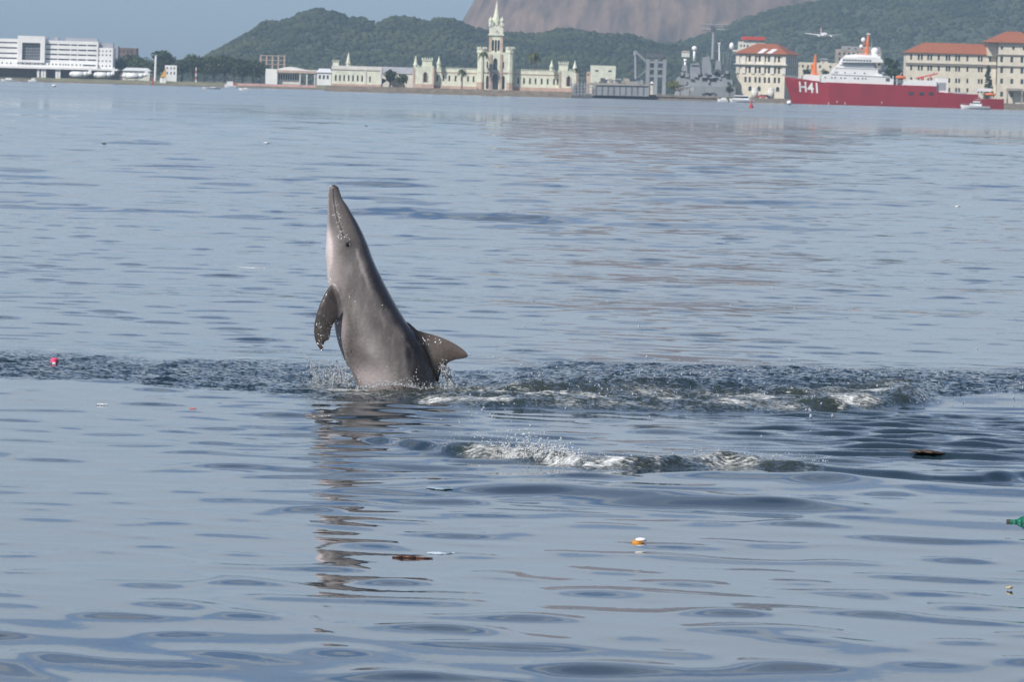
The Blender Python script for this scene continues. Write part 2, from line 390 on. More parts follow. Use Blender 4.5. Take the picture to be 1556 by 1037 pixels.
# ---------------------------------------------------------------- the dolphin
DY = 43.7
def make_dolphin():
    st = [((503,281),(508.5,280.5),.9),((500,284.5),(513,283),.9),((498.7,292),(516,290),.88),((498.3,305),(520.5,302),.86),((497.8,320),(528,313),.88),
          ((497,338),(537.5,329),.92),((495.8,360),(546.5,345),.96),((494.3,384),(556.5,366),.96),((495.8,408),(566.5,393),.95),
          ((498,432),(578,418),.94),((503,465),(592.5,446),.93),((508.5,500),(608.5,474),.92),((515,526),(622,495),.91),
          ((523,546),(634,510),.90),((532,563),(648,533),.88),((541,584),(659,562),.86),((552,612),(667,594),.82),((574,652),(671,640),.72),
          ((600,700),(669,698),.6),((619,755),(660,758),.48),((631,800),(650,803),.45)]
    P = lambda q, dep=0.0: np.array(at(q[0], q[1], DY + dep))
    L = np.array([P(s[0]) for s in st]); Rr = np.array([P(s[1]) for s in st]); kd = np.array([s[2] for s in st])
    # finer stations along the animal
    n0 = len(st); d = np.r_[0, np.cumsum(np.linalg.norm(np.diff((L+Rr)/2, axis=0), axis=1))]
    tt = np.linspace(0, d[-1], 110)
    def cub(a):
        m_ = np.gradient(a, d, axis=0); out = []
        for t in tt:
            i = min(max(np.searchsorted(d, t) - 1, 0), n0-2); hh = d[i+1]-d[i]; s = (t-d[i])/hh
            out.append((2*s**3-3*s**2+1)*a[i] + (s**3-2*s**2+s)*hh*m_[i] + (-2*s**3+3*s**2)*a[i+1] + (s**3-s**2)*hh*m_[i+1])
        return np.array(out)
    Lf, Rf, kf = cub(L), cub(Rr), np.interp(tt, d, kd)
    C = (Lf+Rf)/2; A = (Rf-Lf)/2; al = np.linalg.norm(A, axis=1)
    V = []; Fc = []; ns = 40
    for i in range(len(tt)):
        for j in range(ns):
            th = 2*math.pi*j/ns; c, s = math.cos(th), math.sin(th)
            V.append(C[i] + A[i]*c + np.array([0, al[i]*kf[i]*s, 0]))
    for i in range(len(tt)-1):
        for j in range(ns):
            a, b = i*ns+j, i*ns+(j+1) % ns; Fc.append((a, b, b+ns, a+ns))
    Fc.append(tuple(range(ns-1, -1, -1))); Fc.append(tuple(range((len(tt)-1)*ns, len(tt)*ns)))
    def blade(pairs, ths, deps, m=16):
        """a flat limb: pairs of leading / trailing points, thickness and depth per station"""
        k0 = len(V); ns_ = 2*m
        for (a, b), th, dp in zip(pairs, ths, deps):
            a, b = P(a, dp), P(b, dp)
            for j in range(ns_):
                s = j/m if j < m else (ns_-j)/m
                s_ = .5 - .5*math.cos(math.pi*s)
                prof = 1.9*math.sqrt(max(s_, 0))*(1-s_)**.8 + .05
                V.append(a + (b-a)*s_ + np.array([0, (1 if j < m else -1)*th*.5*prof, 0]))
        for i in range(len(pairs)-1):
            for j in range(ns_):
                q, w = k0+i*ns_+j, k0+i*ns_+(j+1) % ns_; Fc.append((q, w, w+ns_, q+ns_))
        Fc.append(tuple(range(k0+ns_-1, k0-1, -1))); e = k0+(len(pairs)-1)*ns_; Fc.append(tuple(range(e, e+ns_)))
    near = [((512,430),(536,470)),((503,432),(527,470)),((494,445),(522,476)),((486,462),(514,485)),((480.5,478),(507,492)),((477.5,492),(503.5,501)),
            ((476.8,504),(502,511)),((477.8,514),(500,517)),((480.5,522),(494,519.5)),((484,528),(491.5,526)),((488,533.5),(491.5,532.5))]
    blade(near, [.075,.07,.062,.054,.046,.04,.035,.03,.026,.022,.018], [-.07,-.12,-.15,-.165,-.175,-.18,-.185,-.188,-.19,-.192,-.194])
    farf = [((530,440),(552,470)),((520,445),(545,478)),((514,462),(538,490)),((512,480),(532,500)),((511,500),(526,512)),((514,522),(521,524))]
    blade(farf, [.07,.062,.05,.042,.034,.02], [.08,.15,.21,.25,.28,.30])
    fin = [((606,482),(640,592)),((622,491),(656,588)),((634,502),(667,580)),((646,505.5),(668.5,572)),((658,508.5),(671,564)),((670,512.5),(676,556)),((682,517.5),(684,550)),
           ((693,523.5),(694,547)),((702,529.5),(702.5,546)),((708.5,535.5),(708.5,544)),((711.5,540),(711.5,542))]
    blade(fin, [.10,.085,.072,.062,.054,.046,.038,.031,.025,.019,.014], [.0,.0,.0,.005,.01,.014,.018,.022,.025,.027,.028])
    # flukes, under water
    for sgn in (-1, 1):
        k0 = len(V)
        fl = [((636,795),(652,822),0),((634,802),(660,834),.10),((644,818),(668,846),.22),((664,838),(680,852),.32),((684,852),(686,855),.37)]
        for a, b, dp in fl:
            a, b = P(a, sgn*dp), P(b, sgn*dp); nrm = np.array([.8, 0, .6])
            for j in range(12):
                s = j/6 if j < 6 else (12-j)/6
                V.append(a + (b-a)*s + nrm*(1 if j < 6 else -1)*.02*(math.sin(math.pi*s)+.15))
        for i in range(len(fl)-1):
            for j in range(12):
                q, w = k0+i*12+j, k0+i*12+(j+1) % 12; Fc.append((q, w, w+12, q+12))
        Fc.append(tuple(range(k0, k0+12))); e = k0+(len(fl)-1)*12; Fc.append(tuple(range(e+11, e-1, -1)))
    me = bpy.data.meshes.new('tmp'); me.from_pydata([tuple(map(float, q)) for q in V], [], Fc)
    bm = bmesh.new(); bm.from_mesh(me); bmesh.ops.recalc_face_normals(bm, faces=bm.faces[:]); bm.to_mesh(me); bm.free()
    tmp = bpy.data.objects.new('tmp', me); col.objects.link(tmp)
    rm = tmp.modifiers.new('r', 'REMESH'); rm.mode = 'VOXEL'; rm.voxel_size = .0046
    sm = tmp.modifiers.new('s', 'SMOOTH'); sm.factor = .5; sm.iterations = 5
    dg = bpy.context.evaluated_depsgraph_get(); dg.update()
    me2 = bpy.data.meshes.new_from_object(tmp.evaluated_get(dg))
    bpy.data.objects.remove(tmp)
    nv = len(me2.vertices); co = np.empty(nv*3, np.float32); me2.vertices.foreach_get('co', co); co = co.reshape(-1, 3).astype(float)
    nr = np.empty(nv*3, np.float32); me2.vertex_normals.foreach_get('vector', nr); nr = nr.reshape(-1, 3)
    # where on the body each point lies: station and belly(-1) .. back(+1)
    best = np.full(nv, 1e9); si = np.zeros(nv, int)
    ax = np.gradient(C, axis=0); ax /= np.linalg.norm(ax, axis=1)[:, None]
    for i in range(len(tt)):
        q = co - C[i]; e = np.abs(q @ ax[i]) + .02*np.linalg.norm(q, axis=1)
        b = e < best; best[b] = e[b]; si[b] = i
    q = co - C[si]; cc = (q*A[si]).sum(1)/(al[si]**2); dpth = q[:, 1]/(al[si]*kf[si])
    off = np.hypot(cc, dpth)
    s_ = tt[si]/tt[-1]
    # back to picture-like coordinates for the fine features of the head (measured on the near flank)
    sc = DY/FPX
    o0 = at(505, 281, DY); ex = (np.array(at(605, 281, DY)) - np.array(o0))/100; ez = (np.array(at(505, 381, DY)) - np.array(o0))/100
    rel = co - np.array(o0); pu = 505 + rel @ ex/(ex @ ex); pv = 281 + rel @ ez/(ez @ ez)
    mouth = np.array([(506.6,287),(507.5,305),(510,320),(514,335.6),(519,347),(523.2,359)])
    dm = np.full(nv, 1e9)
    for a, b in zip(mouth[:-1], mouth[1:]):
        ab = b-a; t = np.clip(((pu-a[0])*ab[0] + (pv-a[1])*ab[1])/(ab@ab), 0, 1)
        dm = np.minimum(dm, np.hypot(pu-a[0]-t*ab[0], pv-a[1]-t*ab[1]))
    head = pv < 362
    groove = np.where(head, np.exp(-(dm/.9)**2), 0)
    ev = np.hypot(pu-529.7, pv-370.3); side = nr[:, 1] < .3
    lid = np.exp(-((ev-3.6)/1.5)**2)*side
    socket = np.exp(-(ev/2.4)**2)*side
    blow = 0
    co2 = co - nr*(.0035*groove + .005*socket)[:, None] + nr*(.0015*lid)[:, None]
    fn1 = np.array([mnoise.fractal(Vector(p)*5.0, 1.0, 2.0, 4) for p in co])
    fn2 = np.array([mnoise.fractal(Vector((p[0]*22, p[1]*22, p[2]*7)), 1.0, 2.0, 3) for p in co])
    flank = np.array([.118, .106, .101]); belly = np.array([.56, .49, .49]); cape = np.array([.028, .026, .027]); limb = np.array([.046, .038, .034])
    cn = cc + .10*fn1
    colr = np.repeat(flank[None], nv, 0)*(1 + .22*fn1 + .10*fn2)[:, None]
    wb_ = sstep(-.62, -.98, cn + .12*np.sin(s_*30))
    throat = sstep(.10, .16, s_)*(1 - sstep(.24, .31, s_))
    wb_ = np.clip(wb_*(.55 + .5*throat) + .5*throat*sstep(-.15, -.8, cn), 0, 1)
    low = np.exp(-((pv-575)/22)**2)*sstep(.3, -.6, cn)
    wb_ = np.maximum(wb_, .7*low)
    colr = colr*(1-wb_[:, None]) + belly*wb_[:, None]
    # pale wash running down the side from behind the eye
    wash = np.exp(-((cn+.18)/.2)**2)*sstep(.3, .42, s_)*.55*(.5+.9*np.clip(fn1+.4, 0, 1))
    colr = colr*(1-wash[:, None]) + np.array([.34, .315, .305])*wash[:, None]
    wc = sstep(.50, .82, cn + .05*np.sin(s_*22) + .06*fn1 + .16*sstep(.42, .56, s_) - .12*sstep(.22, .1, s_))*sstep(.03, .12, s_)  # back cape, widened near the fin to paint in the body's shadow
    colr = colr*(1-wc[:, None]) + cape*wc[:, None]
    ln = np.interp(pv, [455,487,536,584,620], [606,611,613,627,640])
    flank_shade = sstep(-4, 7, pu - ln + 5*fn1)*sstep(462, 490, pv)*(1 - sstep(625, 650, pv))*.9  # body's shadow on flank and fin root, painted into the skin colour
    colr = colr*(1-flank_shade[:, None]) + (np.array([.020, .018, .018])*(1 + .5*np.clip(fn2, -1, 1))[:, None])*flank_shade[:, None]
    mott = np.clip(fn2*.9 + .1, 0, 1)*.30*(1 - wc)*(s_ > .2)
    colr = colr*(1-mott[:, None]) + np.array([.30, .28, .272])*mott[:, None]
    blaze = np.exp(-((cn - .50 - .25*(s_-.26))/.07)**2)*sstep(.18, .2, s_)*(1-sstep(.25, .34, s_))*.6
    colr = colr*(1-blaze[:, None]) + np.array([.42, .38, .37])*blaze[:, None]
    isf = (pu > 622) & (pv < 600) & (off > 1.08)
    lm = np.clip(sstep(1.04, 1.22, off + .03*fn1), 0, 1)*(~isf)*(pv > 425)*(pu < 560)
    lm = np.maximum(lm, sstep(1, 3, 497.5 - pu + (pv > 500)*(pv-500)*.45)*(pv > 440)*(pv < 540)*(dpth < 0))
    colr = colr*(1-lm[:, None]) + (limb*(1 + .3*fn1)[:, None])*lm[:, None]
    fm = sstep(628, 668, pu - .22*(pv - 505) + 14*fn1)*sstep(.98, 1.1, off)*(pu > 622)*(pv < 600)
    colr = colr*(1-fm[:, None]) + (np.array([.105, .086, .075])*(1 + .25*fn1)[:, None])*fm[:, None]
    tipd = np.exp(-((pv-281)/9)**2)*.6*sstep(-.4, .3, cc)
    colr *= (1 - tipd)[:, None]
    patch = np.exp(-(ev/6.5)**4)*side*.85
    colr = colr*(1-patch[:, None]) + np.array([.05, .045, .043])*patch[:, None]
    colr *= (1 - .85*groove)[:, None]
    colr = np.clip(colr, .01, .8)
    m, n, l, p = new_mat('wet_dolphin_skin')
    at_ = n.new('ShaderNodeAttribute'); at_.attribute_name = 'pigment_and_shade'
    tc = n.new('ShaderNodeTexCoord')
    # thin pale scratches
    mp = n.new('ShaderNodeMapping'); mp.inputs['Scale'].default_value = (9, 9, 2.6); mp.inputs['Rotation'].default_value = (0, .5, 0)
    l.new(tc.outputs['Object'], mp.inputs[0])
    vz = n.new('ShaderNodeTexNoise'); vz.inputs['Scale'].default_value = 7; vz.inputs['Detail'].default_value = 2; l.new(mp.outputs[0], vz.inputs['Vector'])
    rp = n.new('ShaderNodeValToRGB')
    e = rp.color_ramp.elements; e[0].position = .71; e[0].color = (0,0,0,1); e[1].position = .78; e[1].color = (.5,.5,.5,1)
    l.new(vz.outputs['Fac'], rp.inputs[0])
    mx = n.new('ShaderNodeMix'); mx.data_type = 'RGBA'; l.new(rp.outputs[0], mx.inputs['Factor'])
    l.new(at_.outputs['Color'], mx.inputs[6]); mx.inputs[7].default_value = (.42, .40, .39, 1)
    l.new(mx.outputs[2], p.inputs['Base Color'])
    p.inputs['IOR'].default_value = 1.4; p.inputs['Coat Weight'].default_value = .55; p.inputs['Coat Roughness'].default_value = .10; p.inputs['Coat IOR'].default_value = 1.34
    nz = n.new('ShaderNodeTexNoise'); nz.inputs['Scale'].default_value = 16; nz.inputs['Detail'].default_value = 5; l.new(tc.outputs['Object'], nz.inputs['Vector'])
    rr = n.new('ShaderNodeMapRange'); rr.inputs[1].default_value = .3; rr.inputs[2].default_value = .7; rr.inputs[3].default_value = .16; rr.inputs[4].default_value = .42
    l.new(nz.outputs['Fac'], rr.inputs[0]); l.new(rr.outputs[0], p.inputs['Roughness'])
    n2 = n.new('ShaderNodeTexNoise'); n2.inputs['Scale'].default_value = 42; n2.inputs['Detail'].default_value = 3; l.new(tc.outputs['Object'], n2.inputs['Vector'])
    bp = n.new('ShaderNodeBump'); bp.inputs['Strength'].default_value = .4; bp.inputs['Distance'].default_value = .008
    l.new(n2.outputs['Fac'], bp.inputs['Height']); l.new(bp.outputs[0], p.inputs['Normal'])
    base = at(590, 586, DY)
    base.z = 0
    root = empty('dolphin', base, 'grey brown dolphin leaping upright out of the water, beak to the sky', 'dolphin')
    me2.vertices.foreach_set('co', (co2 - np.array(base)).astype(np.float32).ravel())
    t = me2.attributes.new('pigment_and_shade', 'FLOAT_COLOR', 'POINT')
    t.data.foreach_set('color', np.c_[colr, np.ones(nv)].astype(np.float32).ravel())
    me2.polygons.foreach_set('use_smooth', np.ones(len(me2.polygons), bool))
    me2.materials.clear(); me2.materials.append(m); me2.name = 'body'; me2.update()
    o = bpy.data.objects.new('body', me2); col.objects.link(o); o.parent = root
    # the eye
    cand = np.where((ev < 2) & side)[0]; k = cand[np.argmin(co[cand, 1])]
    em, n, l, p = new_mat('dark_eye'); p.inputs['Base Color'].default_value = (.006, .005, .005, 1); p.inputs['Roughness'].default_value = .04
    MB().ball(co2[k] + nr[k]*(-.004), .0135, 3).build('eye', em, root, True)
    # opaque white beads stand in for sun glints; real drops by the flipper
    g = np.random.default_rng(3); vis = np.where((nr[:, 1] < -.25) & (co[:, 2] > .03))[0]
    pu_, pv_ = pu[vis], pv[vis]
    spots = [(509,328,2.5,5),(517,330,2,4),(515.7,326,1.5,3),(516,337,1.2,3),(515.3,358,2.0,5),(519,355,1.5,4),(522,359,2,4),(527,358.5,1.6,4),(531,363,1.2,3),(529,367.5,.8,1),(502,428.7,2.2,5),(509,434,2,4),
             (644.7,517.5,4,10),(648,519,4,6),(663,519,4,6),(668,520,4,6),(486,492,3,7),(488,500,4,8),(485,518,4,6),(489,527,3,6),(541,450,7,3),(535,462,7,3),(600,578,14,7),(625,570,9,6),(630,580,7,10),(545,572,5,6),(583,468,4,2)]
    for sx, sy, sp_, k_ in spots:
        for _ in range(k_):
            q = vis[np.argmin((pu_ - sx - g.normal()*sp_*.6)**2 + (pv_ - sy - g.normal()*sp_)**2)]
            BEADS.append((*(co2[q] + nr[q]*.0004), .0013 + .0026*g.random()**2.2))
    return root
BEADS = []
make_dolphin()
# ---------------------------------------------------------------- far land
M = {}
M['rock'] = mat('granite', (.235,.155,.115), .9, .3, .05, stretch=(1,1,.25), col2=(.045,.035,.032))
M['forest'] = mat('forest_leaves', (.042,.056,.026), .9, .35, .05, col2=(.014,.024,.013), spec=.1)
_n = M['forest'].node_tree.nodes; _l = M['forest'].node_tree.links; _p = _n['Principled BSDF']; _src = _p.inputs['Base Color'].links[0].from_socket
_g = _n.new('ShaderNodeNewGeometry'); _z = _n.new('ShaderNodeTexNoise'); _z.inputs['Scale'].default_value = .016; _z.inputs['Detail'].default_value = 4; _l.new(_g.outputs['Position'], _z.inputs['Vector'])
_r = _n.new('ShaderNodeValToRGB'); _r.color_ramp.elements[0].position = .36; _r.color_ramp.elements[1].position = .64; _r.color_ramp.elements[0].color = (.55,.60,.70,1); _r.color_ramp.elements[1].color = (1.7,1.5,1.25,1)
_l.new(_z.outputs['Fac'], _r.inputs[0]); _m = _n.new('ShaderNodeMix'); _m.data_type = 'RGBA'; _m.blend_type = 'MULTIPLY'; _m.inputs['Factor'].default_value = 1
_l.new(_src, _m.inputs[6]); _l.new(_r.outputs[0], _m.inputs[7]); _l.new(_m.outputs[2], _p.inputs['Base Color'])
M['soil'] = mat('hill_soil', (.045,.06,.028), .95, .3, .02)
M['quay'] = mat('quay_stone', (.30,.25,.20), .9, .3, .35, stretch=(1,1,2.5), col2=(.14,.12,.10))
M['grassbank'] = mat('grassy_bank', (.20,.20,.11), .95, .25, .12)
M['land'] = mat('land_ground', (.16,.16,.10), .95, .3, .05)
M['mint'] = mat('mint_plaster', (.68,.70,.565), .8, .14, .5)
M['pinkstone'] = mat('pink_stone', (.50,.37,.30), .85, .16, .6)
M['white'] = mat('white_plaster', (.74,.74,.73), .75, .06, .2)
M['cream'] = mat('cream_plaster', (.66,.61,.50), .8, .10, .3)
M['offwhite'] = mat('offwhite_paint', (.64,.62,.57), .8, .10, .3)
M['rooftile'] = mat('terracotta_tiles', (.32,.105,.048), .85, .2, .8, stretch=(3,1,.6))
M['greyroof'] = mat('grey_roof', (.32,.33,.36), .7, .12, .4)
M['glass'] = mat('dark_glass', (.045,.06,.075), .15, .2, .5)
M['navy'] = mat('navy_grey_paint', (.27,.29,.31), .6, .12, .25, stretch=(1,1,.4))
M['navydark'] = mat('dark_navy_grey', (.10,.11,.125), .65, .2, .3)
M['shipred'] = mat('ship_red_paint', (.31,.005,.013), .42, .12, .12, stretch=(1,1,.25))
M['shipwhite'] = mat('ship_white_paint', (.78,.78,.77), .45, .05, .2)
M['orange'] = mat('orange_paint', (.72,.17,.03), .5, .08, .3)
M['black'] = mat('black_paint', (.025,.027,.03), .5, .2, .4)
M['brown'] = mat('brown_cladding', (.16,.12,.11), .8, .2, .3)
M['boatwhite'] = mat('boat_white', (.75,.76,.77), .35, .05, .5)
M['bark'] = mat('bark', (.12,.09,.07), .95, .25, .8)
M['pinkwall'] = mat('faded_red_barrier', (.58,.33,.32), .8, .12, .2)
M['yellow'] = mat('yellow_cloth', (.62,.34,.05), .8, .12, .5)
M['concrete'] = mat('concrete', (.36,.33,.29), .9, .2, .3, stretch=(1,1,2))
M['domewhite'] = mat('radome_white', (.80,.80,.80), .5, .04, .4)
M['redpaint'] = mat('red_paint', (.50,.06,.04), .55, .12, .5)
def leafmat(name, a, b):
    m = mat(name, a, .75, .3, .35, col2=b, spec=.2); return m
M['leaf_dark'] = leafmat('dark_leaves', (.052,.080,.028), (.018,.034,.014))
M['leaf_mid'] = leafmat('mid_leaves', (.075,.105,.034), (.028,.046,.018))
M['leaf_yellow'] = leafmat('yellow_green_leaves', (.20,.20,.035), (.09,.10,.025))
M['palmleaf'] = leafmat('palm_leaves', (.085,.10,.04), (.035,.045,.02))

def blobs(centers, radii, squash, sub, rough, name, m):
    v, f = ico(sub); n = len(centers); k = len(v)
    jit = 1 + rough*(rng.random((n, k)) - .5)*2
    V = centers[:, None, :] + (v[None]*jit[:, :, None])*(radii[:, None, None]*squash[None, None, :])
    Fs = (f[None] + (np.arange(n)*k)[:, None, None]).reshape(-1, 3)
    return fast_mesh(name, V.reshape(-1, 3), Fs, m, False)

def hill(name, sky_px, Y0, run, nb, rmin, rmax, label, fl, seed):
    g = np.random.default_rng(seed)
    q = [at(a, b, Y0) for a, b in sky_px]
    xs = np.array([p.x for p in q]); zs = np.array([p.z for p in q]) - rmax*.6
    x0, x1 = xs[0], xs[-1]
    def surf(x, t):                       # t = 0 ridge, 1 foot (towards the bay), negative = far slope
        z = np.interp(x, xs, zs)
        gul = (fbm(x*.012 + seed, t*2.2, 3) - .5)
        prof = np.where(t >= 0, np.clip(1 - np.abs(t)**1.25, 0, 1), np.clip(1 - 1.6*np.abs(t), 0, 1))
        zz = 1.5 + (z - 1.5)*prof*(1 + .6*gul*sstep(0, .35, t))
        y = Y0 - run*t + 120*gul*sstep(0, .3, t)
        return y, zz
    nx, nt = 150, 44
    X, T = np.meshgrid(np.linspace(x0, x1, nx), np.linspace(-.7, 1, nt))
    Yv, Zv = surf(X, T)
    idx = np.arange(nx*nt).reshape(nt, nx)
    f = np.stack([idx[:-1,:-1], idx[:-1,1:], idx[1:,1:], idx[1:,:-1]], -1).reshape(-1, 4)
    o = fast_mesh(name, np.stack([X, Yv, Zv], -1).reshape(-1, 3), f, M['soil']); tag(o, label, kind='structure')
    bx = g.uniform(x0, x1, nb); bt = np.abs(g.uniform(-.03, 1, nb))**1.15
    by, bz = surf(bx, bt); r = rmin + (rmax-rmin)*g.random(nb)**2
    keep = bz > 3
    c = np.stack([bx, by, bz + r*.25], 1)[keep]
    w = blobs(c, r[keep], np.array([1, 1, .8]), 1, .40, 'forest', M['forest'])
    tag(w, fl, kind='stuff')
    return surf
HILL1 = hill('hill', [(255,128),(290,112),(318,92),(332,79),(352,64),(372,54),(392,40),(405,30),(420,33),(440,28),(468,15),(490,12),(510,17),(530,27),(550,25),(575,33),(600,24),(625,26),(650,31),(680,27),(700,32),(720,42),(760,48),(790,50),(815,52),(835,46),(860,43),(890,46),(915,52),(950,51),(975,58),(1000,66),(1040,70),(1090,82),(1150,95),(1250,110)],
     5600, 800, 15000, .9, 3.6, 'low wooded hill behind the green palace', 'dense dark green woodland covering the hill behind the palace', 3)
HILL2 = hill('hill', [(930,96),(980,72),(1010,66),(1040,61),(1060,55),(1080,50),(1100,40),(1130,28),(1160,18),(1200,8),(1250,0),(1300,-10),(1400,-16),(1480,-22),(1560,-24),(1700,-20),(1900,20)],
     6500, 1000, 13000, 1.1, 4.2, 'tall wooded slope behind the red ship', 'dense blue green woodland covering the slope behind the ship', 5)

def make_rock():
    Y0 = 7200
    nx, nz = 170, 120
    prof_l = [(132,676),(80,683),(45,696),(38,699),(25,706),(5,718),(-40,742),(-110,790),(-200,850),(-280,920),(-320,1000)]
    prof_r = [(132,1500),(80,1460),(45,1430),(5,1390),(-40,1360),(-110,1290),(-200,1210),(-280,1110),(-320,1040)]
    zz = np.linspace(-320, 132, nz)
    Lx = np.interp(zz, [p[0] for p in prof_l][::-1], [p[1] for p in prof_l][::-1]); Rx = np.interp(zz, [p[0] for p in prof_r][::-1], [p[1] for p in prof_r][::-1])
    V = []
    for i, py in enumerate(zz):
        for j in range(nx):
            th = math.pi*2*j/nx
            c = (Lx[i]+Rx[i])/2; a = (Rx[i]-Lx[i])/2
            p = at(c + a*math.cos(th), py, Y0); s = a*.7*math.sin(th)*.65
            w = mnoise.fractal(Vector((math.cos(th)*3, math.sin(th)*3, py*.006)), 1, 2, 5)
            w2 = mnoise.fractal(Vector((math.cos(th)*16, math.sin(th)*16, py*.012)), 1, 2, 3)
            k = (1 + .035*w + .012*w2) if abs(math.cos(th)) < .95 else 1
            V.append((p.x, Y0 + s*k*1.0, max(p.z, -1)))
    V.append(tuple(at(1020, -325, Y0)))
    idx = np.arange(nx*nz).reshape(nz, nx); f = []
    for i in range(nz-1):
        for j in range(nx): f.append((idx[i, j], idx[i, (j+1) % nx], idx[i+1, (j+1) % nx], idx[i+1, j]))
    me = bpy.data.meshes.new('granite_mountain'); top = len(V)-1
    me.from_pydata(V, [], [tuple(int(a) for a in q) for q in f] + [(int(idx[0, (j+1) % nx]), int(idx[0, j]), top) for j in range(nx)])
    me.polygons.foreach_set('use_smooth', [True]*len(me.polygons)); me.materials.append(M['rock'])
    o = bpy.data.objects.new('granite_mountain', me); col.objects.link(o)
    tag(o, 'steep bare mauve granite mountain rising behind the wooded hill', kind='structure')
make_rock()

def land():
    a = [(-2500,3290),(at(500,130,3290).x,3290),(at(560,130,3100).x,3100),(at(880,130,3000).x,3000),(at(985,150,2860).x,2860),(at(1210,150,2860).x,2860),(at(1215,150,2845).x,2845),(2500,2845),(3000,6400),(-3000,6400)]
    o = MB().slab(a, -3, 2.0).build('ground', M['land']); tag(o, 'flat made ground along the far shore', kind='structure')
land()

# ---------------------------------------------------------------- vegetation
def leaf_cloud(mb, c, r, n, ls, g, flat=.8):
    """leaf-sized faces through the volume of one bough"""
    d = g.normal(size=(n, 3)); d /= np.linalg.norm(d, axis=1)[:, None]
    p = np.array(c) + d*(g.random(n)**.4)[:, None]*np.array(r)
    for q in p:
        a = g.normal(size=3); a /= np.linalg.norm(a); b = np.cross(a, g.normal(size=3)); b /= np.linalg.norm(b)
        s = ls*(.6 + .8*g.random())
        mb.add([q-a*s, q+b*s*flat, q+a*s, q-b*s*flat], [(0,1,2,3)])
def tree(px, py_base, py_top, wpx, Y, label, m='leaf_dark', name='tree', n=260, lobes=7, seed=0, group=None, z0=2.0, cone=False):
    g = np.random.default_rng(int(px*13 + seed)); s = Y/FPX
    b = at(px, py_base, Y); b.z = z0; h = at(px, py_top, Y).z - z0; w = wpx*s/2
    root = empty(name, b, label, 'tree', group)
    t = MB(); top = b + Vector((0, 0, h*.55))
    t.path([b, b + Vector((.02*h, 0, h*.25)), top], [h*.045, h*.032, h*.02], 7)
    for i in range(4):
        an = g.uniform(0, 6.3); t.tube(b + Vector((0, 0, h*g.uniform(.25, .45))), b + Vector((math.cos(an)*w*.6, math.sin(an)*w*.6, h*g.uniform(.55, .75))), h*.018, h*.006, 5)
    t.build('trunk', M['bark'], root)
    c = MB()
    for i in range(lobes):
        if cone:
            k = i/(lobes-1); cz = h*(.12 + .83*k); rr = w*(1.05 - k)*.9 + .15*w
            leaf_cloud(c, (b.x + g.normal()*.1*w, b.y, b.z + cz), (rr, rr, h*.13), n//lobes, h*.035, g)
        else:
            an = g.uniform(0, 6.3); k = g.uniform(0, .62) if i else 0
            cz = h*g.uniform(.42, .80) if i else h*.72
            rr = w*g.uniform(.38, .58)
            leaf_cloud(c, (b.x + math.cos(an)*w*k, b.y + math.sin(an)*w*k, b.z + min(cz, h - rr*.7)), (rr, rr, rr*.75), n//lobes, max(h*.04, .35), g)
    c.build('crown', M[m], root)
    return root
def palm(px, py_base, py_top, wpx, Y, label, z0=2.4, nf=16):
    g = np.random.default_rng(int(px)); s = Y/FPX
    b = at(px, py_base, Y); b.z = z0; h = at(px, py_top, Y).z - z0; fl = wpx*s*.62
    root = empty('palm_tree', b, label, 'palm tree', 'palms on the palace island')
    hub = b + Vector((0, 0, h - fl*.45))
    MB().path([b, b + Vector((.15, 0, h*.4)), hub], [.30, .22, .16], 7).build('trunk', M['bark'], root)
    for i in range(nf):
        an = 6.283*i/nf + g.normal()*.15; up = g.uniform(-.3, 1.0); mb = MB(); pts = []
        for k in range(6):
            t = k/5; r = fl*t*(.85 + .1*math.cos(up))
            pts.append(hub + Vector((math.cos(an)*r*(1-.25*up*t), math.sin(an)*r, fl*(up*.9*t - 1.15*t*t))))
        sd = Vector((-math.sin(an), math.cos(an), 0))
        for k in range(5):
            w0, w1 = fl*.16*math.sin(math.pi*(k/5*.85+.1)), fl*.16*math.sin(math.pi*((k+1)/5*.85+.1)); dr = Vector((0,0,-.35))
            for sg in (-1, 1):
                mb.add([pts[k], pts[k+1], pts[k+1] + sd*sg*w1 + dr*w1, pts[k] + sd*sg*w0 + dr*w0], [(0,1,2,3)])
        mb.build('frond', M['palmleaf'], root)
    return root
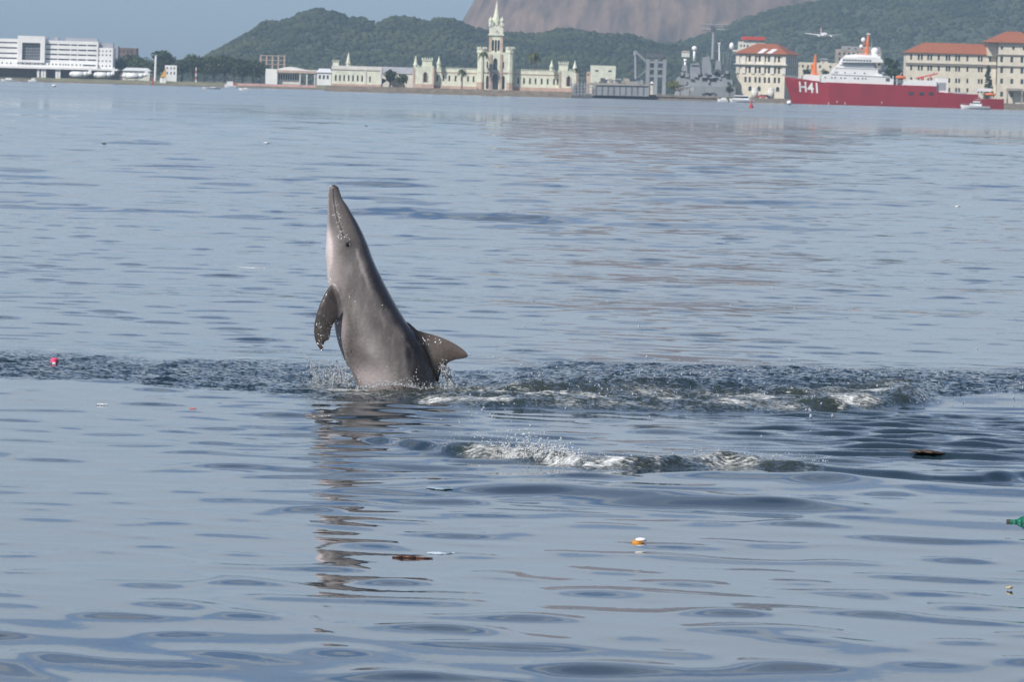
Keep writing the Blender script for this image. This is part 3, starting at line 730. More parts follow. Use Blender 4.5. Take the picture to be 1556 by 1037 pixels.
# ---------------------------------------------------------------- buildings
def facade(mb, x0, x1, z0, z1, y, ops, dep=.5):
    """front wall with real openings; ops: (xa, xb, za, zb, pointed)"""
    xs = sorted({x0, x1} | {o[0] for o in ops} | {o[1] for o in ops}); zs = sorted({z0, z1} | {o[2] for o in ops} | {o[3] for o in ops})
    for i in range(len(xs)-1):
        for j in range(len(zs)-1):
            cx, cz = (xs[i]+xs[i+1])/2, (zs[j]+zs[j+1])/2
            if any(o[0] < cx < o[1] and o[2] < cz < o[3] for o in ops): continue
            mb.add([(xs[i],y,zs[j]),(xs[i+1],y,zs[j]),(xs[i+1],y,zs[j+1]),(xs[i],y,zs[j+1])], [(0,1,2,3)])
    for xa, xb, za, zb, pt in ops:
        xm = (xa+xb)/2; zc = zb - min((xb-xa)*.9, (zb-za)*.4)
        if pt:
            for s0, e in ((xa, -1), (xb, 1)):
                arc = [(s0 + (xm-s0)*(1-math.cos(k/4*math.pi/2)), zc + (zb-zc)*math.sin(k/4*math.pi/2)) for k in range(5)]
                poly = [(s0, zb)] + arc[::-1] if e < 0 else [(s0, zb)] + arc[::-1]
                for k in range(4):
                    a, b = arc[k], arc[k+1]
                    mb.add([(s0,y,zb),(a[0],y,a[1]),(b[0],y,b[1])], [(0,1,2)])
                    mb.add([(a[0],y,a[1]),(b[0],y,b[1]),(b[0],y+dep,b[1]),(a[0],y+dep,a[1])], [(0,1,2,3)])
        mb.add([(xa,y,za),(xb,y,za),(xb,y,zb),(xa,y,zb),(xa,y+dep,za),(xb,y+dep,za),(xb,y+dep,zb),(xa,y+dep,zb)],
               [(0,4,5,1),(1,5,6,2),(2,6,7,3),(3,7,4,0)])
def shell(mb, x0, x1, y0, y1, z0, z1, ops, dep=.5):
    """a block whose front has openings"""
    facade(mb, x0, x1, z0, z1, y0, ops, dep)
    mb.add([(x0,y0,z0),(x1,y0,z0),(x1,y1,z0),(x0,y1,z0),(x0,y0,z1),(x1,y0,z1),(x1,y1,z1),(x0,y1,z1)],
           [(4,5,6,7),(1,2,6,5),(2,3,7,6),(3,0,4,7)])
def panes(root, ops, y, dep=.45, m='glass', rot=None, name='window', frame=None):
    for xa, xb, za, zb, pt in ops:
        mb = MB().box(xa-.02, xb+.02, y+dep, y+dep+.06, za-.02, zb+.02)
        w = mb.build(name, M[m], root, rot=rot)
        if frame:
            t = (xb-xa)*.07
            f = MB().box((xa+xb)/2-t/2, (xa+xb)/2+t/2, y+dep-.08, y+dep-.003, za, zb).box(xa, xb, y+dep-.07, y+dep-.004, (za+zb)/2-t/2, (za+zb)/2+t/2)
            f.build('frame', M[frame], w, rot=rot)
def winop(Y, cols, w, ya, yb, ref, pt=False):
    """window openings from picture columns: cols px, width px, top/bottom px read at column ref"""
    z1, z0 = at(ref, ya, Y).z, at(ref, yb, Y).z
    return [(at(c-w/2, (ya+yb)/2, Y).x, at(c+w/2, (ya+yb)/2, Y).x, z0, z1, pt) for c in cols]
def X_(px, Y, py=130): return at(px, py, Y).x
def Z_(px, py, Y): return at(px, py, Y).z
def crenel(mb, x0, x1, y0, y1, z0, h, n):
    w = (x1-x0)/(2*n-1)
    for i in range(n): mb.box(x0+2*i*w, x0+(2*i+1)*w, y0, y1, z0, z0+h)
def spire(mb, cx, cy, z0, z1, r, n=8, shaft=.35):
    """octagonal pinnacle on a short shaft"""
    zs = z0 + (z1-z0)*shaft
    mb.tube((cx,cy,z0), (cx,cy,zs), r*.9, r*.9, n); mb.tube((cx,cy,zs-.02), (cx,cy,zs+.12*(zs-z0)+.1), r*1.15, r*1.15, n)
    mb.tube((cx,cy,zs+.1), (cx,cy,z1), r, r*.08, n)

# ---- the green palace on its island
def palace():
    Y = 2600.0; s = Y/FPX
    g0 = .004
    island = MB().slab([(X_(494,Y),Y-6),(X_(882,Y),Y-6),(X_(890,Y),Y+40),(X_(488,Y),Y+40)], -2, 1.1).slab([(X_(495,Y),Y-5.6),(X_(880,Y),Y-5.6),(X_(886,Y),Y+39),(X_(492,Y),Y+39)], 1.08, 2.3)
    o = island.build('island_quay', M['quay']); tag(o, 'stone quay wall round the palace island', kind='structure')
    root = empty('palace', (X_(752,Y), Y+8, 2.3), 'mint green gothic palace with a tall spired clock tower', 'palace')
    base = 2.25
    zt_l = Z_(690,104.5,Y); zt_r = Z_(815,107.5,Y); plin = Z_(690,130.5,Y)
    yw = Y + 6
    # wings
    opL = winop(Y, (664,673.5,682.5,692,701.5,711,719.5), 2.7, 114.5, 123.5, 692, True)
    opR = winop(Y, (787.5,796.3,805.3,814,823.2,832.3,842,847.6), 2.7, 118.5, 127.8, 815, True)
    w = MB(); shell(w, X_(657,Y), X_(725,Y), yw, yw+14, plin, zt_l, opL); crenel(w, X_(657,Y), X_(724.8,Y), yw-.1, yw+.5, zt_l+.003, .55, 24)
    w.build('wing', M['mint'], root); panes(root, opL, yw)
    w = MB(); shell(w, X_(779,Y), X_(851,Y), yw, yw+14, Z_(815,132.8,Y), zt_r, opR); crenel(w, X_(779.2,Y), X_(851,Y), yw-.1, yw+.5, zt_r+.003, .55, 25)
    w.build('wing', M['mint'], root); panes(root, opR, yw)
    MB().box(X_(656,Y), X_(726,Y), yw-.35, yw+13.9, base, plin+.01).build('plinth', M['pinkstone'], root)
    MB().box(X_(779,Y), X_(852,Y), yw-.35, yw+13.9, base, Z_(815,132.8,Y)+.01).build('plinth', M['pinkstone'], root)
    for a, b, z in ((657,725,Z_(690,110.5,Y)), (779,851,Z_(815,113.7,Y))):
        MB().box(X_(a,Y)+.05, X_(b,Y)-.05, yw-.18, yw+.1, z, z+.28).build('cornice', M['pinkstone'], root)
    # end pavilions
    def pavilion(pa, pb, ptop, ca, cb, ctop, sp, opx, ref):
        y0 = Y + 3
        zt = Z_(ref, ptop, Y); x0, x1 = X_(pa,Y), X_(pb,Y)
        op = winop(Y, (opx,), 5.2, 109 + (opx-646)*.0276, 125 + (opx-646)*.0276, opx, True)
        w = MB(); shell(w, x0, x1, y0, y0+20, base+1.6, zt, op, .7); crenel(w, x0, x1, y0-.12, y0+.45, zt+.003, .6, 6)
        w.build('pavilion', M['mint'], root); panes(root, op, y0, .6)
        MB().box(x0-.2, x1+.2, y0-.3, y0+20.1, base, base+1.61).build('plinth', M['pinkstone'], root)
        for e in (x0, x1): MB().box(e-.35, e+.35, y0-.25, y0+.6, base+1.62, zt-.3).build('quoin', M['pinkstone'], root)
        for e in (-3.4, 3.4): MB().box((op[0][0]+op[0][1])/2+e*s-.2, (op[0][0]+op[0][1])/2+e*s+.2, y0-.15, y0+.1, op[0][2], op[0][3]-.5).build('window_surround', M['pinkstone'], root)
        t = MB(); zc = Z_(ref, ctop, Y); t.box(X_(ca,Y), X_(cb,Y), y0+1, y0+6, zt-.5, zc-.8)
        t.box(X_(ca,Y)-.25, X_(cb,Y)+.25, y0+.75, y0+6.25, zc-.8, zc-.35); crenel(t, X_(ca,Y)-.2, X_(cb,Y)+.2, y0+.7, y0+1.2, zc-.36, .7, 5)
        t.build('turret', M['mint'], root)
        for px, pt, pbm in sp:
            q = MB(); spire(q, X_(px,Y), y0+.6, Z_(px,pbm,Y), Z_(px,pt,Y), .85); q.build('pinnacle', M['mint'], root)
    pavilion(628, 658, 101.5, 640.5, 655.5, 88.5, ((630.5,84,107),(665.8,85,104)), 646, 642)
    pavilion(850.5, 877, 107.5, 848.5, 862.5, 94.5, ((837.5,91,108),(873,91.5,110)), 864, 860)
    # centre block and its flanking towers
    yc = Y + 2
    zc = Z_(752, 79, Y)
    x0, x1 = X_(727.5,Y), X_(777,Y)
    ops = winop(Y, (740.5,), 4.2, 114.5, 135, 740, True) + winop(Y, (752.8,), 9, 111.5, 136, 752, True) + winop(Y, (764.8,), 4.2, 115, 136, 765, True)
    ops2 = winop(Y, (740.5,), 2.2, 93, 103.5, 740, True) + winop(Y, (752.6,), 6.5, 88, 106, 752, True) + winop(Y, (765,), 2.2, 93.5, 104, 765, True)
    w = MB(); shell(w, x0, x1, yc, yc+14, base+.02, zc, ops + ops2, .8); w.build('centre_block', M['mint'], root)
    panes(root, ops, yc, .7, name='door'); panes(root, ops2, yc, .7)
    for px, zt_ in ((744.5,82),(760.5,82)): MB().box(X_(px,Y)-.5, X_(px,Y)+.5, yc-.35, yc+.2, base+.03, Z_(px,zt_,Y)).build('buttress', M['pinkstone'], root)
    MB().box(x0-.1, x1+.1, yc-.25, yc+.1, Z_(752,110.8,Y), Z_(752,109.4,Y)).build('cornice', M['pinkstone'], root)
    for a, b in ((724,737.5),(767.5,780)):
        t = MB(); cxm = (X_(a,Y)+X_(b,Y))/2; r = (X_(b,Y)-X_(a,Y))/2; zt_ = Z_((a+b)/2, 72, Y)
        t.tube((cxm,yc+1.2,base+3), (cxm,yc+1.2,zt_-2.2), r*.92, r*.92, 8); t.tube((cxm,yc+1.2,zt_-2.2), (cxm,yc+1.2,zt_-.6), r*1.08, r*1.12, 8)
        for k in range(8):
            an = 6.283*(k+.5)/8; t.box(cxm+math.cos(an)*r*.95-.4, cxm+math.cos(an)*r*.95+.4, yc+1.2+math.sin(an)*r*.95-.4, yc+1.2+math.sin(an)*r*.95+.4, zt_-.62, zt_+.3)
        t.build('corner_tower', M['mint'], root)
        MB().tube((cxm,yc+1.2,base), (cxm,yc+1.2,base+3.02), r*1.05, r*1.02, 8).build('plinth', M['pinkstone'], root)
    # clock tower
    cx = X_(753.3, Y, 70); cy = yc + 4
    xa, xb = cx-10*s, cx+10*s; zb, zs = zc-.5, Z_(753,53.5,Y)
    op = [(cx-6.0*s, cx-2.6*s, Z_(753,77,Y), Z_(753,60,Y), True), (cx-1.7*s, cx+1.7*s, Z_(753,78.5,Y), Z_(753,60,Y), True), (cx+2.6*s, cx+6.0*s, Z_(753,77,Y), Z_(753,60,Y), True)]
    t = MB(); shell(t, xa, xb, cy, cy+20*s, zb, zs, op, .6); t.build('clock_tower', M['mint'], root); panes(root, op, cy, .5, name='louvre')
    for e in (xa, xb-.8): MB().box(e-.12, e+.92, cy-.2, cy+.7, zb+.1, zs-.6).build('corner_pier', M['pinkstone'], root)
    t = MB(); z2 = Z_(753,45,Y); z3 = Z_(753,38,Y)
    t.box(xa-.5, xb+.5, cy-.5, cy+20*s+.5, zs+.005, zs+.6); t.box(xa-.15, xb+.15, cy-.15, cy+20*s+.15, zs+.6, z3)
    crenel(t, xa-.4, xb+.4, cy-.4, cy+.3, z3+.004, .7, 5); t.build('belfry', M['mint'], root)
    ck = MB().tube((cx,cy-.35,(zs+z3)/2-.6), (cx,cy-.16,(zs+z3)/2-.6), 1.05, 1.05, 20).build('clock_face', M['offwhite'], root)
    mb = MB(); 
    for an, ln in ((.6,.85),(2.4,.6)): mb.tube((cx,cy-.4,(zs+z3)/2-.6), (cx+math.sin(an)*ln, cy-.4, (zs+z3)/2-.6+math.cos(an)*ln), .07, .05, 5)
    mb.build('clock_hands', M['black'], ck)
    for ex in (xa+.3, xb-.3):
        for ey in (cy+.2, cy+20*s-.2):
            q = MB(); spire(q, ex, ey, z3-.5, Z_(753,24.5,Y), .8, shaft=.55); q.build('pinnacle', M['mint'], root)
    q = MB(); ym = cy+10*s
    q.tube((cx,ym,z3-.2), (cx,ym,Z_(753,32,Y)), 6.2*s, 5.9*s, 8); q.tube((cx,ym,Z_(753,32.5,Y)), (cx,ym,Z_(753,1.5,Y)), 6.1*s, .10, 8); q.tube((cx,ym,Z_(753,2.2,Y)), (cx,ym,Z_(753,-1.5,Y)), .09, .04, 6)
    q.build('spire', M['mint'], root)
    for k in range(4):
        an = k*math.pi/2 + math.pi/4
        dm = MB().prism([(cx-.55,z3+.2),(cx+.55,z3+.2),(cx+.55,z3+1.8),(cx,z3+3.1),(cx-.55,z3+1.8)], ym-6.4*s, ym-4*s)
        dm.build('spire_dormer', M['mint'], root, rot=(cx, ym, k*math.pi/2))
palace()

def annex():
    Y = 2600.0
    root = empty('palace_annex', (X_(540,Y), Y+6, 2.3), 'low mint green hall with one spire beside the palace garden', 'building')
    y0 = Y+2; x0, x1 = X_(503.5,Y), X_(579,Y); zt = Z_(540,101.5,Y)
    op = winop(Y, (510,516.3,522.8,529.6,536.3,543.3,550.2), 2.6, 113.5, 123.2, 530, True) + winop(Y, (562,), 2.4, 115.5, 125, 562, True)
    w = MB(); shell(w, x0, x1, y0, y0+16, 2.2, zt-1.2, op); w.build('wall', M['mint'], root); panes(root, op, y0)
    p = MB(); p.box(x0-.25, x1+.1, y0-.3, y0+16.1, zt-1.2, zt-.4); p.box(x0-.1, x1, y0-.12, y0+.4, zt-.4, zt+.35); p.build('parapet', M['offwhite'], root)
    MB().box(x0-.2, x1, y0-.35, y0+15.9, 2.25, 3.1).build('plinth', M['pinkstone'], root)
    t = MB(); zc = Z_(509,91.5,Y); t.box(X_(504.5,Y), X_(513.5,Y), y0+.5, y0+4, zt-.5, zc-.5); crenel(t, X_(504,Y), X_(514,Y), y0+.3, y0+.9, zc-.502, .7, 4); t.build('turret', M['mint'], root)
    q = MB(); spire(q, X_(528,Y), y0+2, Z_(528,102,Y), Z_(528,79.5,Y), 1.0, shaft=.25); q.build('spire', M['mint'], root)
    for px in (554.5, 578): MB().box(X_(px,Y)-.35, X_(px,Y)+.35, y0-.25, y0+.3, 3.15, zt-1.25).build('pilaster', M['offwhite'], root)
    r2 = empty('garden_hall', (X_(604,Y), Y+30, 2.3), 'plain hall with pale grey roof behind the palace garden trees', 'building')
    z1 = Z_(604,111.5,Y)
    MB().box(X_(574,Y), X_(628,Y), Y+24, Y+34, 2.2, z1).build('wall', M['offwhite'], r2)
    MB().hip(X_(574,Y), X_(628,Y), Y+24, Y+34, z1, Z_(604,101.5,Y), .6, over=.3).build('roof', M['greyroof'], r2)
annex()

# ---- white terminal building on the left
def terminal():
    Y = 3320.0; s = Y/FPX
    root = empty('terminal_building', (X_(80,Y,105), Y+10, 2.0), 'long white terminal building with ribbon windows and a tall glazed portal', 'building')
    yy = lambda px, py, ref: py + (px-ref)*.0276
    def Zr(py, ref=64): return Z_(ref, py, Y)
    y0 = Y+4
    # left part
    ops = [(X_(-60,Y), X_(23.5,Y), Zr(b), Zr(a), False) for a, b in ((64.8,66.9),(72.6,74.9),(81,83.1),(88.4,90.6))]
    w = MB(); shell(w, X_(-70,Y), X_(25,Y), y0, y0+24, Zr(95), Zr(59.8), ops); w.build('wall', M['white'], root); panes(root, ops, y0, .35, name='ribbon_window')
    ops = [(X_(67.3,Y), X_(144.5,Y), Zr(b), Zr(a), False) for a, b in ((65.8,68),(73.3,75.6),(80.8,83),(88,90.2))]
    w = MB(); shell(w, X_(66.5,Y), X_(147,Y), y0, y0+24, Zr(95), Zr(60.8), ops); w.build('wall', M['white'], root); panes(root, ops, y0, .35, name='ribbon_window')
    for o in ops:
        for px in (86, 105, 115.6, 130): MB().box(X_(px,Y)-.25, X_(px,Y)+.25, y0+.05, y0+.3, o[2], o[3]).build('mullion', M['white'], root)
    # portal
    op = [(X_(32,Y), X_(59.5,Y), Zr(91.5), Zr(65.2), False)]
    w = MB(); shell(w, X_(25,Y)+.01, X_(66.5,Y)-.01, y0-3, y0+24.2, Zr(95), Zr(54.8), op, 2.0); w.build('portal', M['white'], root)
    g = MB().box(op[0][0], op[0][1], y0-1.2, y0-1.1, op[0][2], op[0][3]).build('glazing', M['glass'], root)
    for i in range(1, 8):
        x = op[0][0] + (op[0][1]-op[0][0])*i/8; MB().box(x-.1, x+.1, y0-1.35, y0-1.205, op[0][2], op[0][3]).build('mullion', M['greyroof'], g)
    for i in range(1, 6):
        z = op[0][2] + (op[0][3]-op[0][2])*i/6; MB().box(op[0][0], op[0][1], y0-1.34, y0-1.21, z-.1, z+.1).build('transom', M['greyroof'], g)
    # end bay with square windows
    ops = []
    for py in (77.3, 83.5, 92.5, 100):
        ops += [(X_(c-1.1,Y), X_(c+1.1,Y), Z_(156,py+1.1,Y), Z_(156,py-1.1,Y), False) for c in (148.5,154,159.8,165.5)]
    w = MB(); shell(w, X_(147,Y)+.01, X_(169.5,Y), y0+.5, y0+22, 6.0, Z_(156,72.3,Y), ops); w.build('end_bay', M['white'], root); panes(root, ops, y0+.5, .3)
    # ground floors
    cols = [-8,2,9,15,26,33,40,44,52,57,64,73,79,84,90,95,99,103,108.5,115,121]
    ops = [(X_(c-1.0,Y), X_(c+1.0,Y), Z_(64,98.3,Y), Z_(64,95.8,Y), False) for c in cols] + [(X_(124.5,Y), X_(144,Y), Z_(64,98.4,Y), Z_(64,96.2,Y), False)]
    w = MB(); shell(w, X_(-70,Y), X_(147,Y), y0-2, y0+23, Z_(64,101.5,Y), Zr(95)+.01, ops); w.build('mezzanine', M['white'], root); panes(root, ops, y0-2, .3)
    w = MB(); w.box(X_(-70,Y), X_(178,Y), y0-6, y0+20, Z_(64,104.4,Y), Z_(64,101.5,Y)-.005); w.build('canopy', M['white'], root)
    w = MB(); w.box(X_(-70,Y), X_(176,Y), y0+1, y0+19, 1.9, Z_(64,104.4,Y)); w.build('ground_floor', M['brown'], root)
    for px in (56,62,66,84,88): MB().box(X_(px,Y), X_(px+3.4,Y), y0-5, y0+2, 1.95, Z_(64,104.4,Y)-.01).build('pier', M['white'], root)
    for a, b, c, d in ((95,144,59.6,57.2),(77,84,59,56.7),(149,168,71,64.8)):
        MB().box(X_(a,Y), X_(b,Y), y0+10, y0+16, Z_(110,c+3,Y), Z_(110 if a < 140 else 158,d,Y)).build('roof_plant', M['greyroof'], root)
terminal()
def block(name, label, cat, pxa, pxb, pyt, Y, dep, m, roof=None, pyr=None, wins=None, z0=2.0, group=None, inset=None, floors=None):
    root = empty(name, (X_((pxa+pxb)/2,Y), Y+dep/2, z0), label, cat, group)
    zt = Z_((pxa+pxb)/2, pyt, Y); ops = []
    for (cols, w, a, b) in (wins or []): ops += winop(Y, cols, w, a, b, (pxa+pxb)/2)
    mb = MB(); shell(mb, X_(pxa,Y), X_(pxb,Y), Y, Y+dep, z0-.05, zt, ops, .4); mb.build('wall', M[m], root); panes(root, ops, Y, .3)
    if roof:
        zr = Z_((pxa+pxb)/2, pyr, Y); i = inset if inset is not None else (X_(pxb,Y)-X_(pxa,Y))*.25
        MB().hip(X_(pxa,Y), X_(pxb,Y), Y, Y+dep, zt+.01, zr, i, over=.6).build('roof', M[roof], root)
    return root
Yt = 3340
block('apartment_block', 'dark brown block with pale fins beside the white terminal', 'building', 170, 206, 72.5, 3420, 18, 'brown', wins=[((176,182,188,194,200), 2.2, 76, 80), ((176,182,188,194,200), 2.2, 84, 88)])
block('service_block', 'grey service block joined between terminal and dark brown block', 'building', 168, 178, 70, 3400, 14, 'greyroof', wins=[((171.5,175), 1.6, 76, 79), ((171.5,175), 1.6, 92, 95)])
block('pavilion', 'low white pavilion with flat bright roof by the shore trees', 'building', 186, 227, 107.5, 3315, 14, 'offwhite', 'boatwhite', 102.8, wins=[((192,199,206,213,220), 4, 110, 113.5)], inset=2)
block('white_house', 'small white house half hidden in dark trees near the yellow sail', 'house', 250, 268, 99, 3345, 10, 'white', wins=[((254,260,265), 2, 102, 105), ((254,260,265), 2, 109, 113)])
def pavilion2():
    Y = 3320
    root = empty('boathouse', (X_(440,Y), Y+8, 2.0), 'low white boathouse with vaulted roof and open colonnade', 'building')
    z1 = Z_(440,110.5,Y)
    MB().box(X_(403,Y), X_(421,Y), Y, Y+16, 1.95, Z_(412,104.5,Y)).build('wall', M['white'], root)
    MB().box(X_(421,Y), X_(454,Y), Y+3, Y+15, 1.95, z1).build('wall', M['offwhite'], root)
    for i in range(9): MB().box(X_(422.5+i*3.6,Y), X_(422.5+i*3.6+2.3,Y), Y+2.8, Y+2.99, Z_(438,121,Y), Z_(438,112.5,Y)).build('window', M['glass'], root)
    MB().box(X_(420,Y), X_(480,Y), Y-.5, Y+16, z1, Z_(440,106.8,Y)).build('roof_slab', M['pinkstone'], root)
    pr = [(X_(420+60*k/16,Y), Z_(450,106.8,Y) + (1.1+.7*math.sin(k/16*math.pi*2-.4))*math.sin(math.pi*min(1,max(0,(k+.7)/17.4)))**.4) for k in range(17)]
    MB().prism(pr + [(X_(480,Y), Z_(450,106.9,Y)), (X_(420,Y), Z_(450,106.9,Y))], Y, Y+15).build('vaulted_roof', M['white'], root)
    for px in (455.5, 466, 478): MB().box(X_(px,Y)-.3, X_(px,Y)+.3, Y, Y+.6, 1.95, z1-.005).build('column', M['offwhite'], root)
pavilion2()
block('warehouse', 'white gabled warehouse between boathouse and green hall', 'building', 481, 503, 110, 3300, 14, 'white', 'boatwhite', 104, wins=[((486,492,498), 3.2, 114, 120)], inset=1.5)
block('pump_house', 'small pale green flat roofed house behind the grey dock', 'building', 897, 935, 99.5, 2890, 12, 'mint', wins=[((907,927), 5, 106.5, 109)])
block('pump_house_wing', 'pale pink low wing beside the small green house', 'building', 891, 897, 109, 2893, 8, 'pinkstone', wins=[((894,), 2, 112, 115)])

def naval_block():
    """four storey hip roofed building turned a little to the right"""
    Y = 2890.0; root = empty('naval_headquarters', (X_(1160,Y), Y+12, 2.0), 'cream four storey building with hipped red roof left of the red ship', 'building')
    rot = (X_(1192,Y), Y, R(-14))
    zt, zr = Z_(1155,81.5,Y), Z_(1155,65.5,Y)
    x0, x1 = X_(1117.5,Y), X_(1192,Y)
    ops = []
    for a, b in ((84.5,93.5),(101,111),(117,125.5)):
        ops += winop(Y, (1131.5,1138,1147,1153.5,1161.5,1168,1177,1183.5), 3.4, a, b, 1155)
    ops += winop(Y, (1138.5,1152.5,1181.5), 5.2, 131, 138.5, 1155, True)
    w = MB(); shell(w, x0, x1, Y, Y+26, 1.95, zt, ops, .5); w.build('wall', M['cream'], root, rot=rot); panes(root, ops, Y, .4, rot=rot)
    for px in (1118.5,1128,1142.5,1157.5,1172.5,1190.5): MB().box(X_(px,Y)-.8, X_(px,Y)+.8, Y-.4, Y+.2, Z_(1155,112,Y), zt-.2).build('pilaster', M['offwhite'], root, rot=rot)
    for py in (98.5,): MB().box(x0-1.2, x1+1.2, Y-1.4, Y+26.5, Z_(1155,py,Y), Z_(1155,py-1.6,Y)).build('balcony_ledge', M['offwhite'], root, rot=rot)
    for k in range(1, 10, 2): MB().box(x1-.05, x1+.12, Y+2.4*k, Y+2.4*k+2.4, Z_(1155,94,Y), Z_(1155,84,Y)).build('window', M['glass'], root, rot=rot)
    for k in range(1, 10, 2): MB().box(x1-.05, x1+.12, Y+2.4*k, Y+2.4*k+2.4, Z_(1155,111,Y), Z_(1155,101,Y)).build('window', M['glass'], root, rot=rot)
    rf = MB().hip(x0, x1, Y, Y+26, zt+.01, zr, 8.0, 12.0, over=1.5).build('roof', M['rooftile'], root, rot=rot)
    def onroof(px0, px1, pya, pyb):
        za, zb = Z_(1155,pyb,Y), Z_(1155,pya,Y); k = lambda z: Y-1.5 + (z-zt)/(zr-zt)*12.0 - .12
        MB().add([(X_(px0,Y),k(za),za),(X_(px0+8,Y),k(za),za),(X_(px1+8,Y),k(zb),zb),(X_(px1,Y),k(zb),zb)], [(0,1,2,3)]).add(
            [(X_(px0,Y),k(za)+.3,za-.2),(X_(px0+8,Y),k(za)+.3,za-.2),(X_(px1+8,Y),k(zb)+.3,zb-.2),(X_(px1,Y),k(zb)+.3,zb-.2)], [(3,2,1,0)]).build('skylight', M['boatwhite'], rf, rot=rot)
    onroof(1149, 1154, 73.5, 80.5); onroof(1163, 1169, 73.5, 80.5)
    return root
naval_block()
def rear_block():
    Y = 2990.0; root = empty('rear_office', (X_(1143,Y), Y+8, 2.0), 'pale tower block with flat red canopy behind the hip roofed building', 'building')
    op = winop(Y, (1126,1131,1136), 2.4, 68, 71.5, 1143)
    w = MB(); shell(w, X_(1121,Y), X_(1160,Y), Y, Y+14, 1.95, Z_(1143,63.5,Y), op); w.build('wall', M['offwhite'], root); panes(root, op, Y, .3)
    MB().box(X_(1126,Y), X_(1161,Y), Y-1, Y+15, Z_(1143,60.5,Y), Z_(1143,55.5,Y)).build('canopy', M['redpaint'], root)
    for px in (1128,1158): MB().box(X_(px,Y)-.3, X_(px,Y)+.3, Y+1, Y+1.6, Z_(1143,63.6,Y), Z_(1143,60.4,Y)).build('post', M['offwhite'], root)
    MB().box(X_(1112,Y), X_(1122,Y), Y-1, Y+6, Z_(1143,79,Y), Z_(1143,76,Y)).build('balcony', M['offwhite'], root)
    MB().ball((X_(1110,Y), Y, Z_(1110,70,Y)), 1.1, 2, (1,1,1.6)).build('radome', M['domewhite'], root, True)
rear_block()
def long_block():
    Y = 2900.0
    root = empty('naval_barracks', (X_(1436,Y), Y+10, 2.0), 'long cream barracks with red tiled roof behind the red ship', 'building')
    x0, x1 = X_(1376,Y), X_(1513,Y); ref = 1436
    zt, zr = Z_(ref,81.2,Y), Z_(ref,65,Y)
    ops = []
    for a, b in ((83.5,92),(100.5,108),(118.5,125.5),(133,140)):
        ops += winop(Y, (1384.5,1396,1400.8,1410.5,1415,1426.5,1438.5,1442.5,1453,1457.5,1470,1487.5,1491.8,1504.5), 3.0, a, b, ref)
    w = MB(); shell(w, x0, x1, Y, Y+20, 1.95, zt, ops, .45); w.build('wall', M['cream'], root); panes(root, ops, Y, .35)
    for py in (99.3, 97.2): MB().box(x0-.5, x1, Y-.7, Y+.3, Z_(ref,py,Y), Z_(ref,py-.9,Y)).build('string_course', M['concrete'], root)
    MB().hip(x0, x1+2, Y, Y+20, zt+.01, zr, 9, 9.2, over=1.0).build('roof', M['rooftile'], root)
    # corner pavilion
    r2 = empty('corner_pavilion', (X_(1540,Y), Y+4, 2.0), 'cream five storey corner block with pyramid red roof beside the barracks', 'building')
    xa, xb = X_(1514.5,Y), X_(1580,Y); ya = Y-5; ops = []
    for a, b in ((86,94.5),(102.5,111),(119.5,127),(139.5,147)):
        ops += winop(ya, (1522,1537.5,1553,1569), 4.2, a, b, 1530)
    ops += winop(ya, (1522.5,1540,1556), 3.4, 70.5, 75.5, 1530)
    zt2 = Z_(1530,64.8,Y)
    w = MB(); shell(w, xa, xb, ya, ya+24, 1.95, zt2, ops, .45); w.build('wall', M['cream'], r2); panes(r2, ops, ya, .35)
    for py in (83.8, 101): MB().box(xa-.4, xb+.4, ya-.6, ya+24.4, Z_(1530,py,Y), Z_(1530,py-1.3,Y)).build('string_course', M['concrete'], r2)
    MB().box(X_(1498,Y), xa-.01, ya+3, ya+20, zt-.5, zt2-.01).build('side_wing', M['cream'], r2)
    MB().hip(X_(1498,Y), xb, ya, ya+24, zt2+.01, Z_(1535,47.5,Y), 10.5, 11.5, over=1.6).build('roof', M['rooftile'], r2)
    p = MB(); p.box(X_(1528,Y), X_(1552,Y), ya-4, ya-.01, Z_(1535,137.5,Y), Z_(1535,134,Y))
    for px in (1529,1551): p.box(X_(px,Y)-.3, X_(px,Y)+.3, ya-3.9, ya-3.3, 1.95, Z_(1535,137.5,Y))
    p.build('porch', M['concrete'], r2)
long_block()
block('office_block', 'grey office block rising behind the white ship bridge', 'building', 1270, 1338, 75, 3080, 16, 'concrete', wins=[((1276,1283,1290,1297,1304), 3, 80, 84), ((1276,1283,1290,1297), 3, 88, 92)])
block('office_annex', 'taller pale grey block stepping up behind the ship radomes', 'building', 1279, 1336, 70.5, 3110, 16, 'greyroof', wins=[((1290,1300,1310), 3, 73, 76)])
block('low_workshop', 'low cream workshop behind the orange foremast', 'building', 1214, 1272, 95, 3020, 12, 'cream', wins=[((1220,1228,1246,1262), 3, 99, 103)])
block('water_tower', 'pale square water tower standing behind the low workshop', 'tower', 1246, 1257, 90.5, 3040, 8, 'offwhite', 'greyroof', 88.5, wins=[((1251,), 3, 94, 97)], inset=1)
for i, (px, py, wd, ht, lb) in enumerate(((548,66,11,5,'pale house among trees high on the wooded hill'),(1042,77,12,4.5,'long low house on the wooded slope above the warship'),(372,97,12,5,'pink roofed house in trees at the foot of the hill'),(455,52,6,3,'tiny pale hut near the crown of the wooded hill'))):
    Yh = 5350 if py < 70 else 4700
    r_ = empty('hill_house', at(px, py+ht, Yh), lb, 'house'); b_ = at(px, py+ht/2, Yh); s_ = Yh/FPX
    MB().box(b_.x-wd*s_/2, b_.x+wd*s_/2, Yh, Yh+8, b_.z-ht*s_*1.6, b_.z+ht*s_*.1).build('wall', M['offwhite'], r_)
    MB().hip(b_.x-wd*s_/2, b_.x+wd*s_/2, Yh, Yh+8, b_.z+ht*s_*.1, b_.z+ht*s_*.5, 1, over=.4).build('roof', M['pinkstone'], r_)
